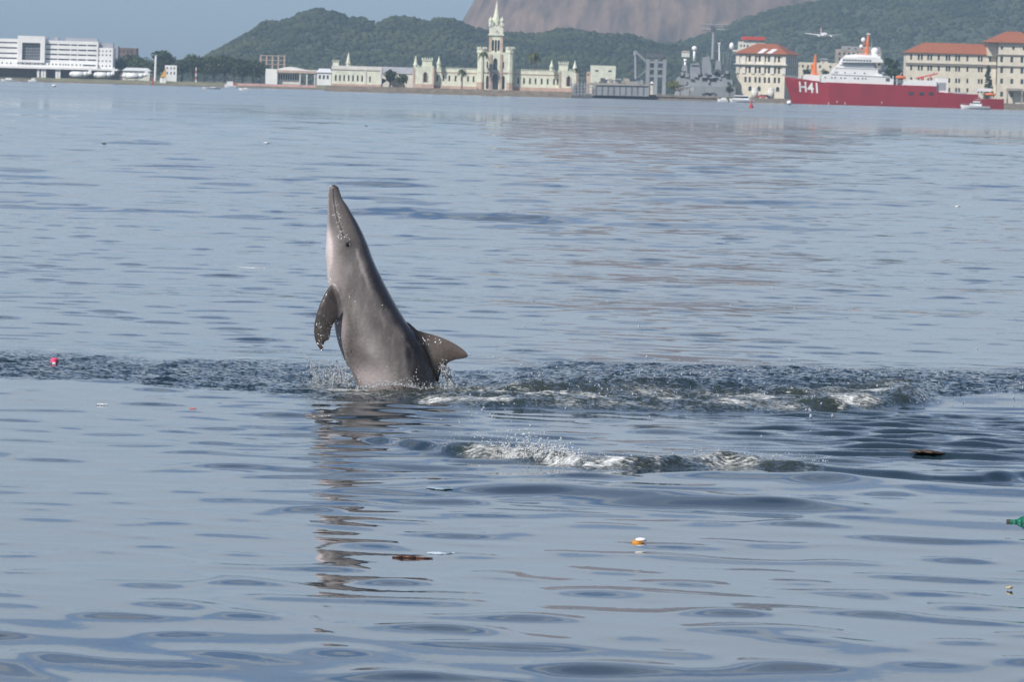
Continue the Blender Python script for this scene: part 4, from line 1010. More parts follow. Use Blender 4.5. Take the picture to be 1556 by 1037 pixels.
def frame_building():
    Y = 3900; r_ = empty('unfinished_building', at(418, 100, Y), 'bare pale frame of an unfinished building under the hill', 'building')
    for px in (396,405,414,423,432): MB().box(X_(px,Y,90)-.4, X_(px,Y,90)+.4, Y, Y+1, 2, Z_(px,84,Y)).build('column', M['pinkstone'], r_)
    for py in (84, 91, 97): MB().box(X_(394,Y,90), X_(434,Y,90), Y-.2, Y+8, Z_(414,py+.9,Y), Z_(414,py,Y)).build('floor_slab', M['pinkstone'], r_)
frame_building()
# ---------------------------------------------------------------- ships and shore things
def loft_hull(mb, secs, yc=0.0):
    """secs: list of (x, [(y_half, z)...]) from bow to stern, both sides, closed deck"""
    k = len(secs[0][1]); vs = []
    for x, pr in secs:
        for dx, yh, z in pr: vs.append((x+dx, yc-yh, z))
        for dx, yh, z in pr[::-1]: vs.append((x+dx, yc+yh, z))
    n = 2*k; fs = []
    for i in range(len(secs)-1):
        for j in range(n): fs.append((i*n+j, (i+1)*n+j, (i+1)*n+(j+1) % n, i*n+(j+1) % n))
    fs += [tuple(range(n)), tuple(range(len(secs)*n-1, (len(secs)-1)*n-1, -1))]
    mb.add(vs, fs)

def text_mesh(txt, size):
    cu = bpy.data.curves.new('t', 'FONT'); cu.body = txt; cu.size = size; cu.extrude = .04; cu.space_character = 1.0; cu.offset = .022
    o = bpy.data.objects.new('t', cu); col.objects.link(o)
    dg = bpy.context.evaluated_depsgraph_get(); dg.update()
    me = bpy.data.meshes.new_from_object(o.evaluated_get(dg)); bpy.data.objects.remove(o)
    v = [tuple(q.co) for q in me.vertices]; f = [tuple(p.vertices) for p in me.polygons]; bpy.data.meshes.remove(me)
    return v, f

def red_ship():
    Y = 2800.0; s = Y/FPX; YC = Y + 7
    yy = lambda px, py, ref=1300: py
    P = lambda px, py: (at(px, py, Y).x, at(px, py, Y).z)
    root = empty('red_ship', (X_(1360,Y,160), YC, 0), 'red hulled white topped polar ship marked H 41 alongside the quay', 'ship')
    # deck edge and stem in picture points
    deck = lambda px: np.interp(px, [1193,1203,1215,1250,1300,1395,1423,1423.5,1486,1486.5,1526], [116.5,117.5,119,124.5,126.5,130,130.8,141.5,143.3,149.5,150.6])
    def half(px, f):                      # half breadth; f 0 keel .. 1 deck
        b = 7.0*min(1, max(0, (px-1193)/70))**.62
        fl = .35 + .65*f if px < 1260 else .9 + .1*f
        if px < 1260: fl = fl + (1-fl)*max(0, (px-1215)/45)
        if px > 1500: b *= 1 - .12*(px-1500)/26
        return max(b*fl, .06)
    secs = []
    for px in (1193,1196,1200,1205,1211,1218,1226,1235,1246,1260,1290,1330,1380,1422.6,1423.4,1455,1486,1486.6,1510,1526):
        x, zd = P(px, deck(px)); pr = []
        for f in (0, .12, .35, .6, .85, 1):
            z = -1.5 + (zd+1.5)*f
            rake = 4.0*(1-f)**1.1*max(0, 1-(px-1193)/45.)
            pr.append((rake, half(px, f)*(1 if f > .1 else .75), z))
        secs.append((x, pr))
    hb = MB(); loft_hull(hb, secs, YC); hull = hb.build('hull', M['shipred'], root)
    def side_y(x, z):
        xs = [q[0] for q in secs]; px = np.interp(x, xs, [1193,1196,1200,1205,1211,1218,1226,1235,1246,1260,1290,1330,1380,1422.6,1423.4,1455,1486,1486.6,1510,1526])
        zd = P(px, deck(px))[1]; f = (z+1.5)/(zd+1.5)
        return -half(px, f)
    bt2 = MB()
    q = [(x, [(pr[0][0], pr[0][1]+.06, -1.2), (pr[1][0], pr[1][1]+.10, .5)]) for x, pr in secs]
    loft_hull(bt2, q, YC); bt2.build('boot_topping', M['black'], hull)
    # H 41
    for txt, p0, p1, pyb, pyt in (('H', 1214.2, 1225.2, 139.6, 124.0), ('41', 1226.6, 1242, 141, 125.2)):
        v, f = text_mesh(txt, 1.0)
        xs = [a[0] for a in v]; zs = [a[1] for a in v]; x0, x1 = P(p0,132)[0], P(p1,132)[0]; z0, z1 = P((p0+p1)/2,pyb)[1], P((p0+p1)/2,pyt)[1]
        vv = []
        for a in v:
            x = x0 + (a[0]-min(xs))/(max(xs)-min(xs))*(x1-x0); z = z0 + (a[1]-min(zs))/(max(zs)-min(zs))*(z1-z0)
            x += (z1-z)*.10
            vv.append((x, YC + side_y(x - 1.6*max(0, 1-(p0-1193)/45.), z) - .22 - a[2], z))
        MB().add(vv, f).build('hull_number', M['shipwhite'], hull)
    # house works: outlines in picture points pushed across the beam
    def house(name, pts, yh, m='shipwhite', parent=None, y0=None):
        return MB().prism([P(*p) for p in pts][::-1], YC-yh if y0 is None else y0, YC+yh).build(name, M[m], parent or root)
    lo = house('deckhouse', [(1247.5,125),(1250,117),(1254,113),(1263.5,112),(1351,116.5),(1358,122),(1357.5,129.2)], 6.5)
    md = house('accommodation', [(1263.5,112.2),(1267.5,104.5),(1269.5,102),(1333,104.5),(1342,110),(1351,116.7)], 6.1)
    up = house('upper_deck', [(1269.5,102.2),(1275.5,97.5),(1278.5,91),(1329,92.5),(1331,97),(1334,104.6)], 5.7)
    br = house('bridge', [(1278.5,94.5),(1280,89),(1284,86.5),(1330,88.2),(1341,90.2),(1342,95)], 7.6)
    gl = house('bridge_window', [(1326,95.6),(1326,93.2),(1340,93.8),(1340,95.9)], 7.4, 'glass')
    rd = house('wheelhouse_roof', [(1283.5,86.6),(1286,83.5),(1300,82),(1337,84.5),(1339.5,90)], 5)
    for pts_ in (((1263,112.6),(1263,111.4),(1352,115.9),(1352,117.1)), ((1269,102.8),(1269,101.6),(1335,104),(1335,105.2)), ((1276,97.6),(1276,96.8),(1331,98.4),(1331,99.2))):
        house('deck_ledge', pts_, 6.75 if pts_[0][1] > 105 else 6.3)
    for k in range(10):
        x, z = P(1282.5 + 4.4*k, 91.0 + .12*k); MB().box(x-.42, x+.42, YC-7.68, YC-7.5, z-.32, z+.32).build('bridge_window', M['glass'], br)
    for c, py, w_, h_ in ((1337,108,2.6,2.2),(1344,114,3.0,2.4),(1330,100.5,1.8,1.8),(1336,98,2.2,1.6),(1349,121,3,2.4)):
        x, z = P(c, py); MB().box(x-w_*.28, x+w_*.28, YC-6.62, YC-6.0, z-h_*.28, z+h_*.28).build('deck_opening', M['navydark'], root)
    rl = MB()
    for (a_, b_) in (((1250,116),(1263,111)), ((1264,110.6),(1330,113.5)), ((1270,100.2),(1328,101.8)), ((1300,81),(1338,83.2)), ((1193.5,115.2),(1222,118.4)), ((1358,121),(1374,123)), ((1378,121.4),(1423,122.6))):
        n_r = int((b_[0]-a_[0])/3.2)+1
        for k in range(n_r+1):
            t_ = k/n_r; p_ = P(a_[0]+(b_[0]-a_[0])*t_, a_[1]+(b_[1]-a_[1])*t_); rl.tube((p_[0],YC-6.2,p_[1]-.9), (p_[0],YC-6.2,p_[1]+.15), .05, .05, 4)
        p0_, p1_ = P(*a_), P(*b_); rl.tube((p0_[0],YC-6.2,p0_[1]+.12), (p1_[0],YC-6.2,p1_[1]+.12), .06, .06, 4)
    rl.build('railing', M['shipwhite'], root)
    # portholes
    for py, cols in ((117.6, (1254,1264,1269,1278,1284,1299,1304,1311,1315.5)), (109.5, (1269.5,1272.5,1284,1299,1314)), (103.5, (1286,1291,1321,1324))):
        for c in cols:
            x, z = P(c, py + (c-1254)*.0276); yh = 6.5 if py > 115 else (6.1 if py > 105 else 5.7)
            MB().tube((x, YC-yh-.10, z), (x, YC-yh+.05, z), .34, .34, 8).build('porthole', M['glass'], lo if py > 115 else (md if py > 105 else up))
    for c, py in ((1384,141.2),(1400,141.5),(1414.5,141.7)):
        x, z = P(c, py); MB().box(x-.95, x+.95, YC-7.12, YC-6.8, z-.5, z+.5).build('freeing_port', M['black'], hull)
    for c, py in ((1259,157),(1272,154.5),(1284,157),(1340,156)):
        x, z = P(c, py); MB().box(x-.12, x+.12, YC-7.08, YC-6.9, z-.45, z+.45).build('draught_mark', M['shipwhite'], hull)
    # foredeck
    fd = house('foredeck_locker', [(1221,121),(1222,114),(1226,112.5),(1245.5,114.5),(1245.5,123)], 3.2)
    x, z = P(1238.5, 114); xt, zt = P(1240.5, 82)
    mm = MB(); mm.tube((x, YC, z-1), (xt-.2, YC, P(1239,98)[1]), 1.25, .75, 8).tube((xt-.2, YC, P(1239,98)[1]-.01), (xt, YC, zt), .75, .35, 8)
    mm.box(P(1233,100)[0], P(1239,100)[0], YC-.5, YC+.5, P(1235,101.5)[1], P(1235,97.5)[1]); mm.tube(P(1234,100)[:1]+(YC,)+P(1234,100)[1:], (P(1237,110)[0],YC,P(1237,110)[1]), .35, .5, 6)
    mm.tube((P(1232,113.5)[0],YC-1,P(1232,113.5)[1]), (P(1245,112)[0],YC-1,P(1245,112)[1]), .45, .3, 6)
    fm = mm.build('foremast', M['orange'], root)
    MB().tube((xt, YC, zt-.1), (P(1241,72)[0], YC, P(1241,72)[1]), .16, .06, 6).build('aerial', M['black'], fm)
    # main mast
    mm = MB(); a = P(1317,89); b = P(1319,72); c = P(1321,53)
    mm.tube((a[0],YC,a[1]), (b[0],YC,b[1]), 1.05, .75, 8).tube((b[0],YC,b[1]-.01), (c[0],YC,c[1]), .7, .45, 8)
    for py, l, r in ((66,1312,1322),(75,1309,1321),(83,1306,1319)):
        mm.box(P(l,py)[0], P(r,py)[0], YC-.7, YC+.7, P(1315,py)[1]-.25, P(1315,py)[1]+.15)
    mm.box(P(1306,83)[0], P(1311,83)[0], YC-.9, YC+.9, P(1310,84)[1], P(1310,80.5)[1])
    mst = mm.build('main_mast', M['orange'], root)
    for px, py, r in ((1313.3,60.3,1.05),(1310,70.2,.85)):
        q = P(px, py); MB().ball((q[0], YC, q[1]), r, 2).build('radome', M['domewhite'], mst, True)
    q = P(1331,78); MB().ball((q[0], YC+.5, q[1]), 1.75, 2).tube((q[0],YC+.5,q[1]-1), (q[0],YC+.5,P(1331,86)[1]), 1.5, 1.5, 12).build('radome', M['domewhite'], root, True)
    q = P(1320.7,51.5); MB().box(q[0]-.9, q[0]+.9, YC-.2, YC+.2, q[1]-.12, q[1]+.25).tube((q[0],YC,q[1]), (q[0],YC,q[1]+.9), .1, .05, 6).build('radar', M['domewhite'], mst)
    MB().tube((P(1326,84)[0],YC+1,P(1326,84)[1]), (P(1326,57)[0],YC+1,P(1326,57)[1]), .09, .05, 6).build('aerial', M['shipwhite'], root)
    # after deck
    hd = house('helicopter_deck', [(1372,130),(1378,124),(1385,121.6),(1423.2,123),(1423.2,131)], 6.8)
    hg = house('hangar', [(1423.6,141.6),(1423.6,118.5),(1440.5,119),(1440.5,142.2)], 5.5)
    qa, qb = P(1426,137), P(1438,125.5); MB().box(qa[0], qb[0], YC-5.6, YC-5.45, qa[1], qb[1]).build('hangar_door', M['greyroof'], hg)
    lb = MB(); q = P(1369,117.6); lb.ball((q[0], YC-5.5, q[1]), 1, 2, (2.4,1.0,.75)).box(q[0]-1.6, q[0]+1.6, YC-6, YC-5, q[1]+.3, q[1]+.75); lb.build('lifeboat', M['orange'], root)
    dv = MB()
    for px in (1357,1363,1375): dv.tube((P(px,129)[0],YC-5.5,P(px,129)[1]), (P(px+.5,115)[0],YC-5.5,P(px,115)[1]), .22, .18, 6)
    dv.tube((P(1366,117)[0],YC-5,P(1366,117)[1]), (P(1371,110)[0],YC-5,P(1371,110)[1]), .15, .12, 6); dv.build('davit', M['shipwhite'], root)
    cr = MB(); cr.tube((P(1393,118.8)[0],YC,P(1393,118.8)[1]), (P(1427,111.5)[0],YC,P(1427,111.5)[1]), .35, .25, 6); cr.tube((P(1412,119.5)[0],YC,P(1412,119.5)[1]), (P(1421,110.5)[0],YC,P(1421,110.5)[1]), .3, .2, 6); cr.tube((P(1404,122)[0],YC,P(1404,122.5)[1]), (P(1404,116)[0],YC,P(1404,116)[1]), .5, .4, 8)
    cr.build('deck_crane', M['redpaint'], root)
    gr = MB()
    for px in range(1441, 1487, 5): gr.tube((P(px,143)[0],YC-6.8,P(px,143)[1]), (P(px,139.6)[0],YC-6.8,P(px,139.6)[1]), .07, .07, 5)
    gr.tube((P(1441,139.8)[0],YC-6.8,P(1441,139.8)[1]), (P(1486,141)[0],YC-6.8,P(1486,141)[1]), .08, .08, 5); gr.build('railing', M['shipwhite'], root)
    wk = house('working_deck_house', [(1441,142.5),(1441,140.2),(1470,140.8),(1470,143.4)], 3, 'greyroof')
    ga = MB(); 
    for px in (1489,1505):
        for e in (-5, 5): ga.tube((P(px,150)[0],YC+e,P(px,150)[1]), (P(px,137)[0],YC+e,P(px,137)[1]), .28, .25, 6)
    qa, qb = P(1486,138.6), P(1507,134.3); ga.box(qa[0], qb[0], YC-5.5, YC+5.5, qa[1], qb[1]); ga.build('stern_gantry', M['shipwhite'], root)
    lb = MB(); q = P(1505,143.5); lb.ball((q[0], YC-6.2, q[1]), 1, 2, (2.5,.9,.7)); lb.build('rescue_boat', M['orange'], root)
    MB().tube((P(1514,150)[0],YC-4,P(1514,150)[1]), (P(1514,128)[0],YC-4,P(1514,128)[1]), .14, .08, 6).build('flagstaff', M['shipwhite'], root)
red_ship()

def grey_warship():
    Y = 2885.0; YC = Y+6
    P = lambda px, py: (at(px, py, Y).x, at(px, py, Y).z)
    root = empty('grey_warship', (X_(1072,Y,150), YC, 0), 'grey warship with tall cross yard mast and white radome moored at the pier', 'ship')
    secs = []
    for px, b in ((1026,1.5),(1034,4),(1050,5.5),(1085,6),(1110,5.5),(1118,5)):
        x, zd = P(px, np.interp(px, [1026,1050,1118], [125,130,132])); secs.append((x, [(0, b*.8, -1.2), (0, b*.92, 2), (0, b, zd)]))
    mb = MB(); loft_hull(mb, secs, YC); mb.build('hull', M['navy'], root)
    def hs(name, pts, yh, m='navy'): return MB().prism([P(*p) for p in pts][::-1], YC-yh, YC+yh).build(name, M[m], root)
    hs('deckhouse', [(1031,129),(1032,117),(1048,115),(1100,117),(1112,119),(1114,132),(1060,131)], 4.6)
    hs('gun_house', [(1027,126),(1029,118),(1034,116),(1036,127)], 3.5)
    hs('forward_house', [(1036,116.5),(1037,102),(1039,99),(1044,99),(1045,116.5)], 3.4)
    b = hs('bridge', [(1048,116),(1049,104),(1051,96.5),(1062,95.5),(1064,104),(1064,116.5)], 4.0)
    MB().prism([P(*p) for p in ((1034,118),(1034,108),(1043,108),(1041,118))][::-1], YC-4.75, YC-4.5).build('boat_bay', M['black'], root)
    MB().prism([P(*p) for p in ((1067,123),(1067,118),(1089,119),(1089,124))][::-1], YC-4.75, YC-4.5).build('boat_bay', M['black'], root)
    MB().prism([P(*p) for p in ((1051,100.5),(1051.3,98.3),(1062,98.8),(1062.5,101))][::-1], YC-4.15, YC-3.9).build('bridge_window', M['glass'], b)
    hs('upper_works', [(1066,116.5),(1067,101),(1069,87),(1078,85),(1081,99),(1082,117)], 3.2)
    hs('funnel', [(1101,118),(1100,104),(1102,98),(1108,98.5),(1110,118)], 3.0, 'navydark')
    hs('after_house', [(1086,117),(1087,101),(1089,91),(1095,92),(1097,117.5)], 3.0)
    mm = MB(); a = P(1083.5,90); c = P(1085,47); t = P(1082.5,18)
    mm.tube((a[0],YC,a[1]), (c[0],YC,c[1]), .75, .6, 8); mm.tube((c[0],YC,c[1]), (P(1081,28)[0],YC,P(1081,28)[1]), .35, .25, 6); mm.tube((P(1081,28)[0],YC,P(1081,28)[1]), (P(1081.5,16)[0],YC,P(1081.5,16)[1]), .12, .07, 5)
    mm.build('mast', M['navy'], root)
    y_ = MB(); 
    y_.tube((P(1065,36.5)[0],YC,P(1065,36.5)[1]), (P(1106,38)[0],YC,P(1106,38)[1]), .3, .3, 6); y_.tube((P(1067,44)[0],YC,P(1067,44)[1]), (P(1103,45)[0],YC,P(1103,45)[1]), .38, .38, 6)
    for px in (1065,1072,1093,1100,1106): y_.tube((P(px,45)[0],YC,P(px,45)[1]), (P(px,32)[0],YC,P(px,32)[1]), .12, .08, 5)
    y_.build('yard', M['navy'], root)
    q = P(1084,42); MB().box(q[0]-.9, q[0]+.9, YC-.9, YC+.9, q[1]-1.4, q[1]+.8).build('radar_house', M['navydark'], root)
    q = P(1055.8,73.5); MB().ball((q[0],YC,q[1]), 1.2, 2).tube((q[0],YC,q[1]-1), (q[0],YC,P(1056,93)[1]), .5, .6, 8).build('radome', M['domewhite'], root, True)
    q = P(1041.7,91.5); MB().ball((q[0],YC,q[1]), .75, 2).tube((q[0],YC,q[1]-.5), (q[0],YC,P(1041,105)[1]), .4, .5, 8).build('radome', M['domewhite'], root, True)
    q = P(1093.5,66); MB().tube((q[0],YC,q[1]), (q[0]+.3,YC,P(1094,92)[1]), .3, .4, 6).box(q[0]-.6, q[0]+.6, YC-.4, YC+.4, q[1]-.1, q[1]+.4).build('after_mast', M['domewhite'], root)
    g = np.random.default_rng(4)
    for i in range(26):                   # lockers, rafts, aerials and other fittings that clutter the upper decks
        px = g.uniform(1036, 1110); py = g.uniform(106, 127); q = P(px, py); w, h = g.uniform(.2, .95), g.uniform(.25, 1.7)
        MB().box(q[0]-w, q[0]+w, YC-5.1-g.uniform(0,.5), YC-3.0, q[1]-h/2, q[1]+h/2).build('deck_fitting', M[('navy','navydark','greyroof','navy')[int(g.integers(4))]], root)
    for i in range(16):
        px = g.uniform(1036, 1112); q = P(px, g.uniform(88,104)); MB().tube((q[0],YC,q[1]-1), (q[0]+g.normal()*.4,YC,q[1]+g.uniform(2,7)), .1, .05, 5).build('aerial', M['navy'], root)
grey_warship()

def grey_dock():
    Y = 2780.0; YC = Y+8
    P = lambda px, py: (at(px, py, Y).x, at(px, py, Y).z)
    root = empty('floating_dock', (X_(940,Y,150), YC, 0), 'long dark grey floating dock with overhanging deck beside the palace island', 'dock')
    MB().prism([P(*p) for p in ((901,149),(900,144.5),(985,146.5),(985,152))][::-1], YC-6, YC+8).build('pontoon', M['navydark'], root)
    MB().prism([P(*p) for p in ((898,144.4),(903,129),(986,130.5),(986,146.4))][::-1], YC-7.5, YC+8.2).build('side_wall', M['navy'], root)
    MB().prism([P(*p) for p in ((897,129),(897,125.5),(987,127.5),(987,130.6))][::-1], YC-8, YC+8.5).build('deck', M['concrete'], root)
    for px in range(906, 985, 9): MB().box(P(px,130)[0]-.12, P(px,130)[0]+.12, YC-7.75, YC-7.45, P(px,144)[1], P(px,131)[1]).build('frame_rib', M['navydark'], root)
    g = np.random.default_rng(8)
    for i in range(22):
        q = P(g.uniform(902,984), 126.2); w, h = g.uniform(.4,1.6), g.uniform(.5,2.2); MB().box(q[0]-w, q[0]+w, YC-4-g.uniform(0,3), YC, q[1]-.4, q[1]+h).build('deck_gear', M[('navy','navydark','offwhite','concrete')[int(g.integers(4))]], root)
    # crane and its tower
    r2 = empty('dock_crane', (X_(988,2850,125), 2852, 2), 'grey lattice dock crane with raised jib and dark topped tower', 'crane')
    Y2 = 2850.0; Q = lambda px, py: (at(px, py, Y2).x, Y2+3, at(px, py, Y2).z)
    MB().tube(Q(966.5,120), Q(966,84), .75, .6, 6).build('post', M['navy'], r2)
    MB().tube(Q(965.5,78), Q(984,96), .55, .6, 6).tube(Q(965.5,84), Q(964.5,77), .8, .6, 6).build('jib', M['navy'], r2)
    tw = MB()
    for px in (984,996,1009):
        for e in (0, 7): a, b = Q(px,126), Q(px,86); tw.box(a[0]-.8, a[0]+.8, Y2+e, Y2+e+1.2, 1.9, b[2])
    for py in (94,104,115): a, b = Q(984,py), Q(1009,py); tw.box(a[0], b[0], Y2+.1, Y2+8, a[2]-.45, a[2]+.45)
    tw.tube(Q(984,115), Q(996,104), .3, .3, 5).tube(Q(996,115), Q(1009,104), .3, .3, 5).tube(Q(996,104), Q(984,94), .3, .3, 5); tw.build('tower', M['navy'], r2)
    a, b = Q(982,87), Q(1011,81.5); MB().box(a[0], b[0], Y2-.5, Y2+9, a[2], b[2]).build('machine_house', M['navydark'], r2)
    MB().tube(Q(969,118), Q(984,105), .2, .2, 5).build('stay', M['navy'], r2)
    # lattice barge in front of the palace end
    Y3 = 2560.0; r3 = empty('work_barge', (X_(884,Y3,148), Y3, 0), 'grey work barge with scaffold cage at the end of the palace quay', 'barge')
    S = lambda px, py: (at(px, py, Y3).x, Y3, at(px, py, Y3).z)
    a, b = S(868,150), S(900,145.5); MB().box(a[0], b[0], Y3-3, Y3+5, -.6, b[2]).build('hull', M['navydark'], r3)
    cg = MB()
    for px in (869,874,879,884,889,894,900):
        for e in (-2.5, 4): cg.tube((S(px,146)[0],Y3+e,S(px,146)[2]), (S(px,123+abs(px-882)*.25)[0],Y3+e,S(px,123+abs(px-882)*.25)[2]), .16, .16, 5)
    for py in (142,137,132,128):
        for e in (-2.6, 4.1): cg.tube((S(869,py)[0],Y3+e,S(869,py)[2]), (S(900,py+.6)[0],Y3+e,S(900,py+.6)[2]), .14, .14, 5)
    cg.build('scaffold_cage', M['navy'], r3)
    a, b = S(871,144), S(888,130); MB().box(a[0], b[0], Y3-2, Y3+3.5, a[2], b[2]).build('tarpaulin_stack', M['greyroof'], r3)
    a, b = S(899,146), S(904,124); MB().add([(a[0],Y3-1,a[2]),(a[0]+.8,Y3-1,a[2]),(b[0]+.8,Y3-1,b[2]),(b[0],Y3-1,b[2]),(a[0],Y3+1,a[2]),(a[0]+.8,Y3+1,a[2]),(b[0]+.8,Y3+1,b[2]),(b[0],Y3+1,b[2])], [(0,1,2,3),(7,6,5,4),(0,4,5,1),(1,5,6,2),(2,6,7,3),(3,7,4,0)]).build('ramp', M['concrete'], r3)
grey_dock()

def boat(name, label, pxa, pxb, pyw, freeboard_px, cabin=None, m='boatwhite', Y=None, canopy=None, rail=False, group=None, cat='boat'):
    """small craft, bow to the left; sized from where it floats"""
    w = on_water((pxa+pxb)/2, pyw); Y = Y or w.y; s = Y/FPX
    x0, x1 = at(pxa, pyw, Y).x, at(pxb, pyw, Y).x; L = x1-x0; B = L*.15; fb = freeboard_px*s
    root = empty(name, ((x0+x1)/2, Y, 0), label, cat, group)
    secs = []
    for t in (0, .05, .14, .3, .55, .8, 1):
        b = B*min(1, t*2.6 + .04)**.6; sh = fb*(1 + .35*(1-t)**2)
        secs.append((x0 + L*t, [(L*.05*(1-t)**3, b*.45, -.2), (L*.03*(1-t)**3, b*.8, fb*.4), (0, b, sh)]))
    h = MB(); loft_hull(h, secs, Y); h.build('hull', M[m], root)
    for k, (a, b, z0, z1, mm) in enumerate(cabin or []):
        xa, xb = x0 + L*a, x0 + L*b; za, zb = fb*z0, fb*z1; sl = (zb-za)*.45
        MB().prism([(xa, za), (xa+sl, zb), (xb-.1*sl, zb), (xb, za)][::-1], Y-B*.75, Y+B*.75).build('cabin' if mm != 'glass' else 'windscreen', M[mm], root)
    if canopy:
        a, b, z, mm = canopy; MB().box(x0+L*a, x0+L*b, Y-B*.8, Y+B*.8, fb*z, fb*z+.12).build('canopy', M[mm], root)
        for q in (a+.02, b-.02):
            for e in (-.7, .7): MB().tube((x0+L*q, Y+B*e, fb*.9), (x0+L*q, Y+B*e, fb*z), .035, .035, 5).build('canopy_post', M['greyroof'], root)
    if rail:
        r_ = MB(); pts = [(x0 + L*t, Y-B*min(1, t*2.6+.04)**.6*.95, fb*(1+.35*(1-t)**2)) for t in (.01,.12,.25,.4)]
        for p in pts: r_.tube(p, (p[0], p[1], p[2]+.55), .03, .03, 5)
        for p, q in zip(pts[:-1], pts[1:]): r_.tube((p[0],p[1],p[2]+.55), (q[0],q[1],q[2]+.55), .03, .03, 5)
        r_.build('bow_rail', M['greyroof'], root)
    return root
boat('motor_boat', 'white cabin cruiser under way in front of the red ship stern', 1459, 1504, 166, 5, [(.30,.72,.95,1.75,'boatwhite'),(.34,.70,1.72,2.05,'glass'),(.42,.66,2.0,2.5,'boatwhite')], canopy=(.5,.72,3.0,'boatwhite'), rail=True)
boat('launch', 'white canopied launch moored below the hip roofed building', 1108, 1146, 155, 4.2, [(.12,.8,.9,2.6,'boatwhite'),(.16,.76,1.6,2.2,'glass')], Y=2640)
boat('launch', 'low white launch moored at the pier end by the shrubs', 1090, 1106, 152.5, 3.6, [(.3,.85,.9,1.8,'boatwhite')], Y=2660)
boat('speed_boat', 'long low white open boat running off the wooded shore', 307, 335, 135, 2.0, [(.45,.7,.9,1.5,'boatwhite')])
boat('speed_boat', 'small white skiff off the faded red barrier', 363, 381, 137.4, 2.8, [(.4,.7,.9,1.4,'boatwhite')])
boat('cabin_boat', 'rounded white cabin boat with red stern near the bank', 341, 359, 132.3, 3.2, [(.1,.72,.9,2.9,'boatwhite'),(.72,.98,.9,2.4,'redpaint')], Y=3150)
boat('moored_boat', 'white cabin boat moored below the terminal at the quay end', 1, 22, 120.8, 2.6, [(.3,.8,.9,2.0,'boatwhite')], Y=3230, group=None)
boat('moored_boat', 'smaller white boat moored below the glazed portal', 43, 56, 121.5, 2.6, [(.3,.8,.9,2.2,'boatwhite')], Y=3230)

def parked_jet(px, wpx, label, tail=True):
    Y = 3305.0; s = Y/FPX; p = at(px, 112, Y); L = wpx*s; r = 1.5
    zc = 2.0 + 2.4
    root = empty('parked_airplane', (p.x, Y, 2.0), label, 'airplane')
    pts = [(-.5,.1),(-.47,.55),(-.42,.85),(-.34,1),(.15,1),(.33,.75),(.46,.35),(.5,.12)]
    mb = MB(); mb.path([(p.x+a*L, Y, zc + (.35*r if a > .3 else 0)) for a, b in pts], [b*r for a, b in pts], 10); mb.build('fuselage', M['boatwhite'], root, True)
    MB().prism([(p.x+.33*L, zc+.8),(p.x+.43*L, zc+.8+3.2),(p.x+.5*L, zc+.8+3.2),(p.x+.49*L, zc+.8)][::-1], Y-.12, Y+.12).build('tail_fin', M['boatwhite'], root)
    MB().add([(p.x-.08*L,Y,zc-.6),(p.x+.1*L,Y,zc-.6),(p.x+.22*L,Y-L*.42,zc),(p.x+.16*L,Y-L*.42,zc),(p.x-.08*L,Y,zc-.9),(p.x+.1*L,Y,zc-.9),(p.x+.22*L,Y-L*.42,zc-.15),(p.x+.16*L,Y-L*.42,zc-.15)], [(0,1,2,3),(7,6,5,4),(0,4,5,1),(1,5,6,2),(2,6,7,3),(3,7,4,0)]).build('wing', M['greyroof'], root)
    for dx in (-.3, .03, .1): MB().tube((p.x+dx*L, Y, 2.0), (p.x+dx*L, Y, zc-.8), .12, .12, 6).tube((p.x+dx*L-.12, Y-.2, 2.25), (p.x+dx*L+.12, Y+.2, 2.25), .3, .3, 8).build('wheel', M['black'], root)
parked_jet(122, 34, 'white airplane parked below the ribbon windows of the terminal'); parked_jet(158, 32, 'white airplane parked by the square windowed end of the terminal'); parked_jet(205, 40, 'white airplane parked in front of the low pavilion')

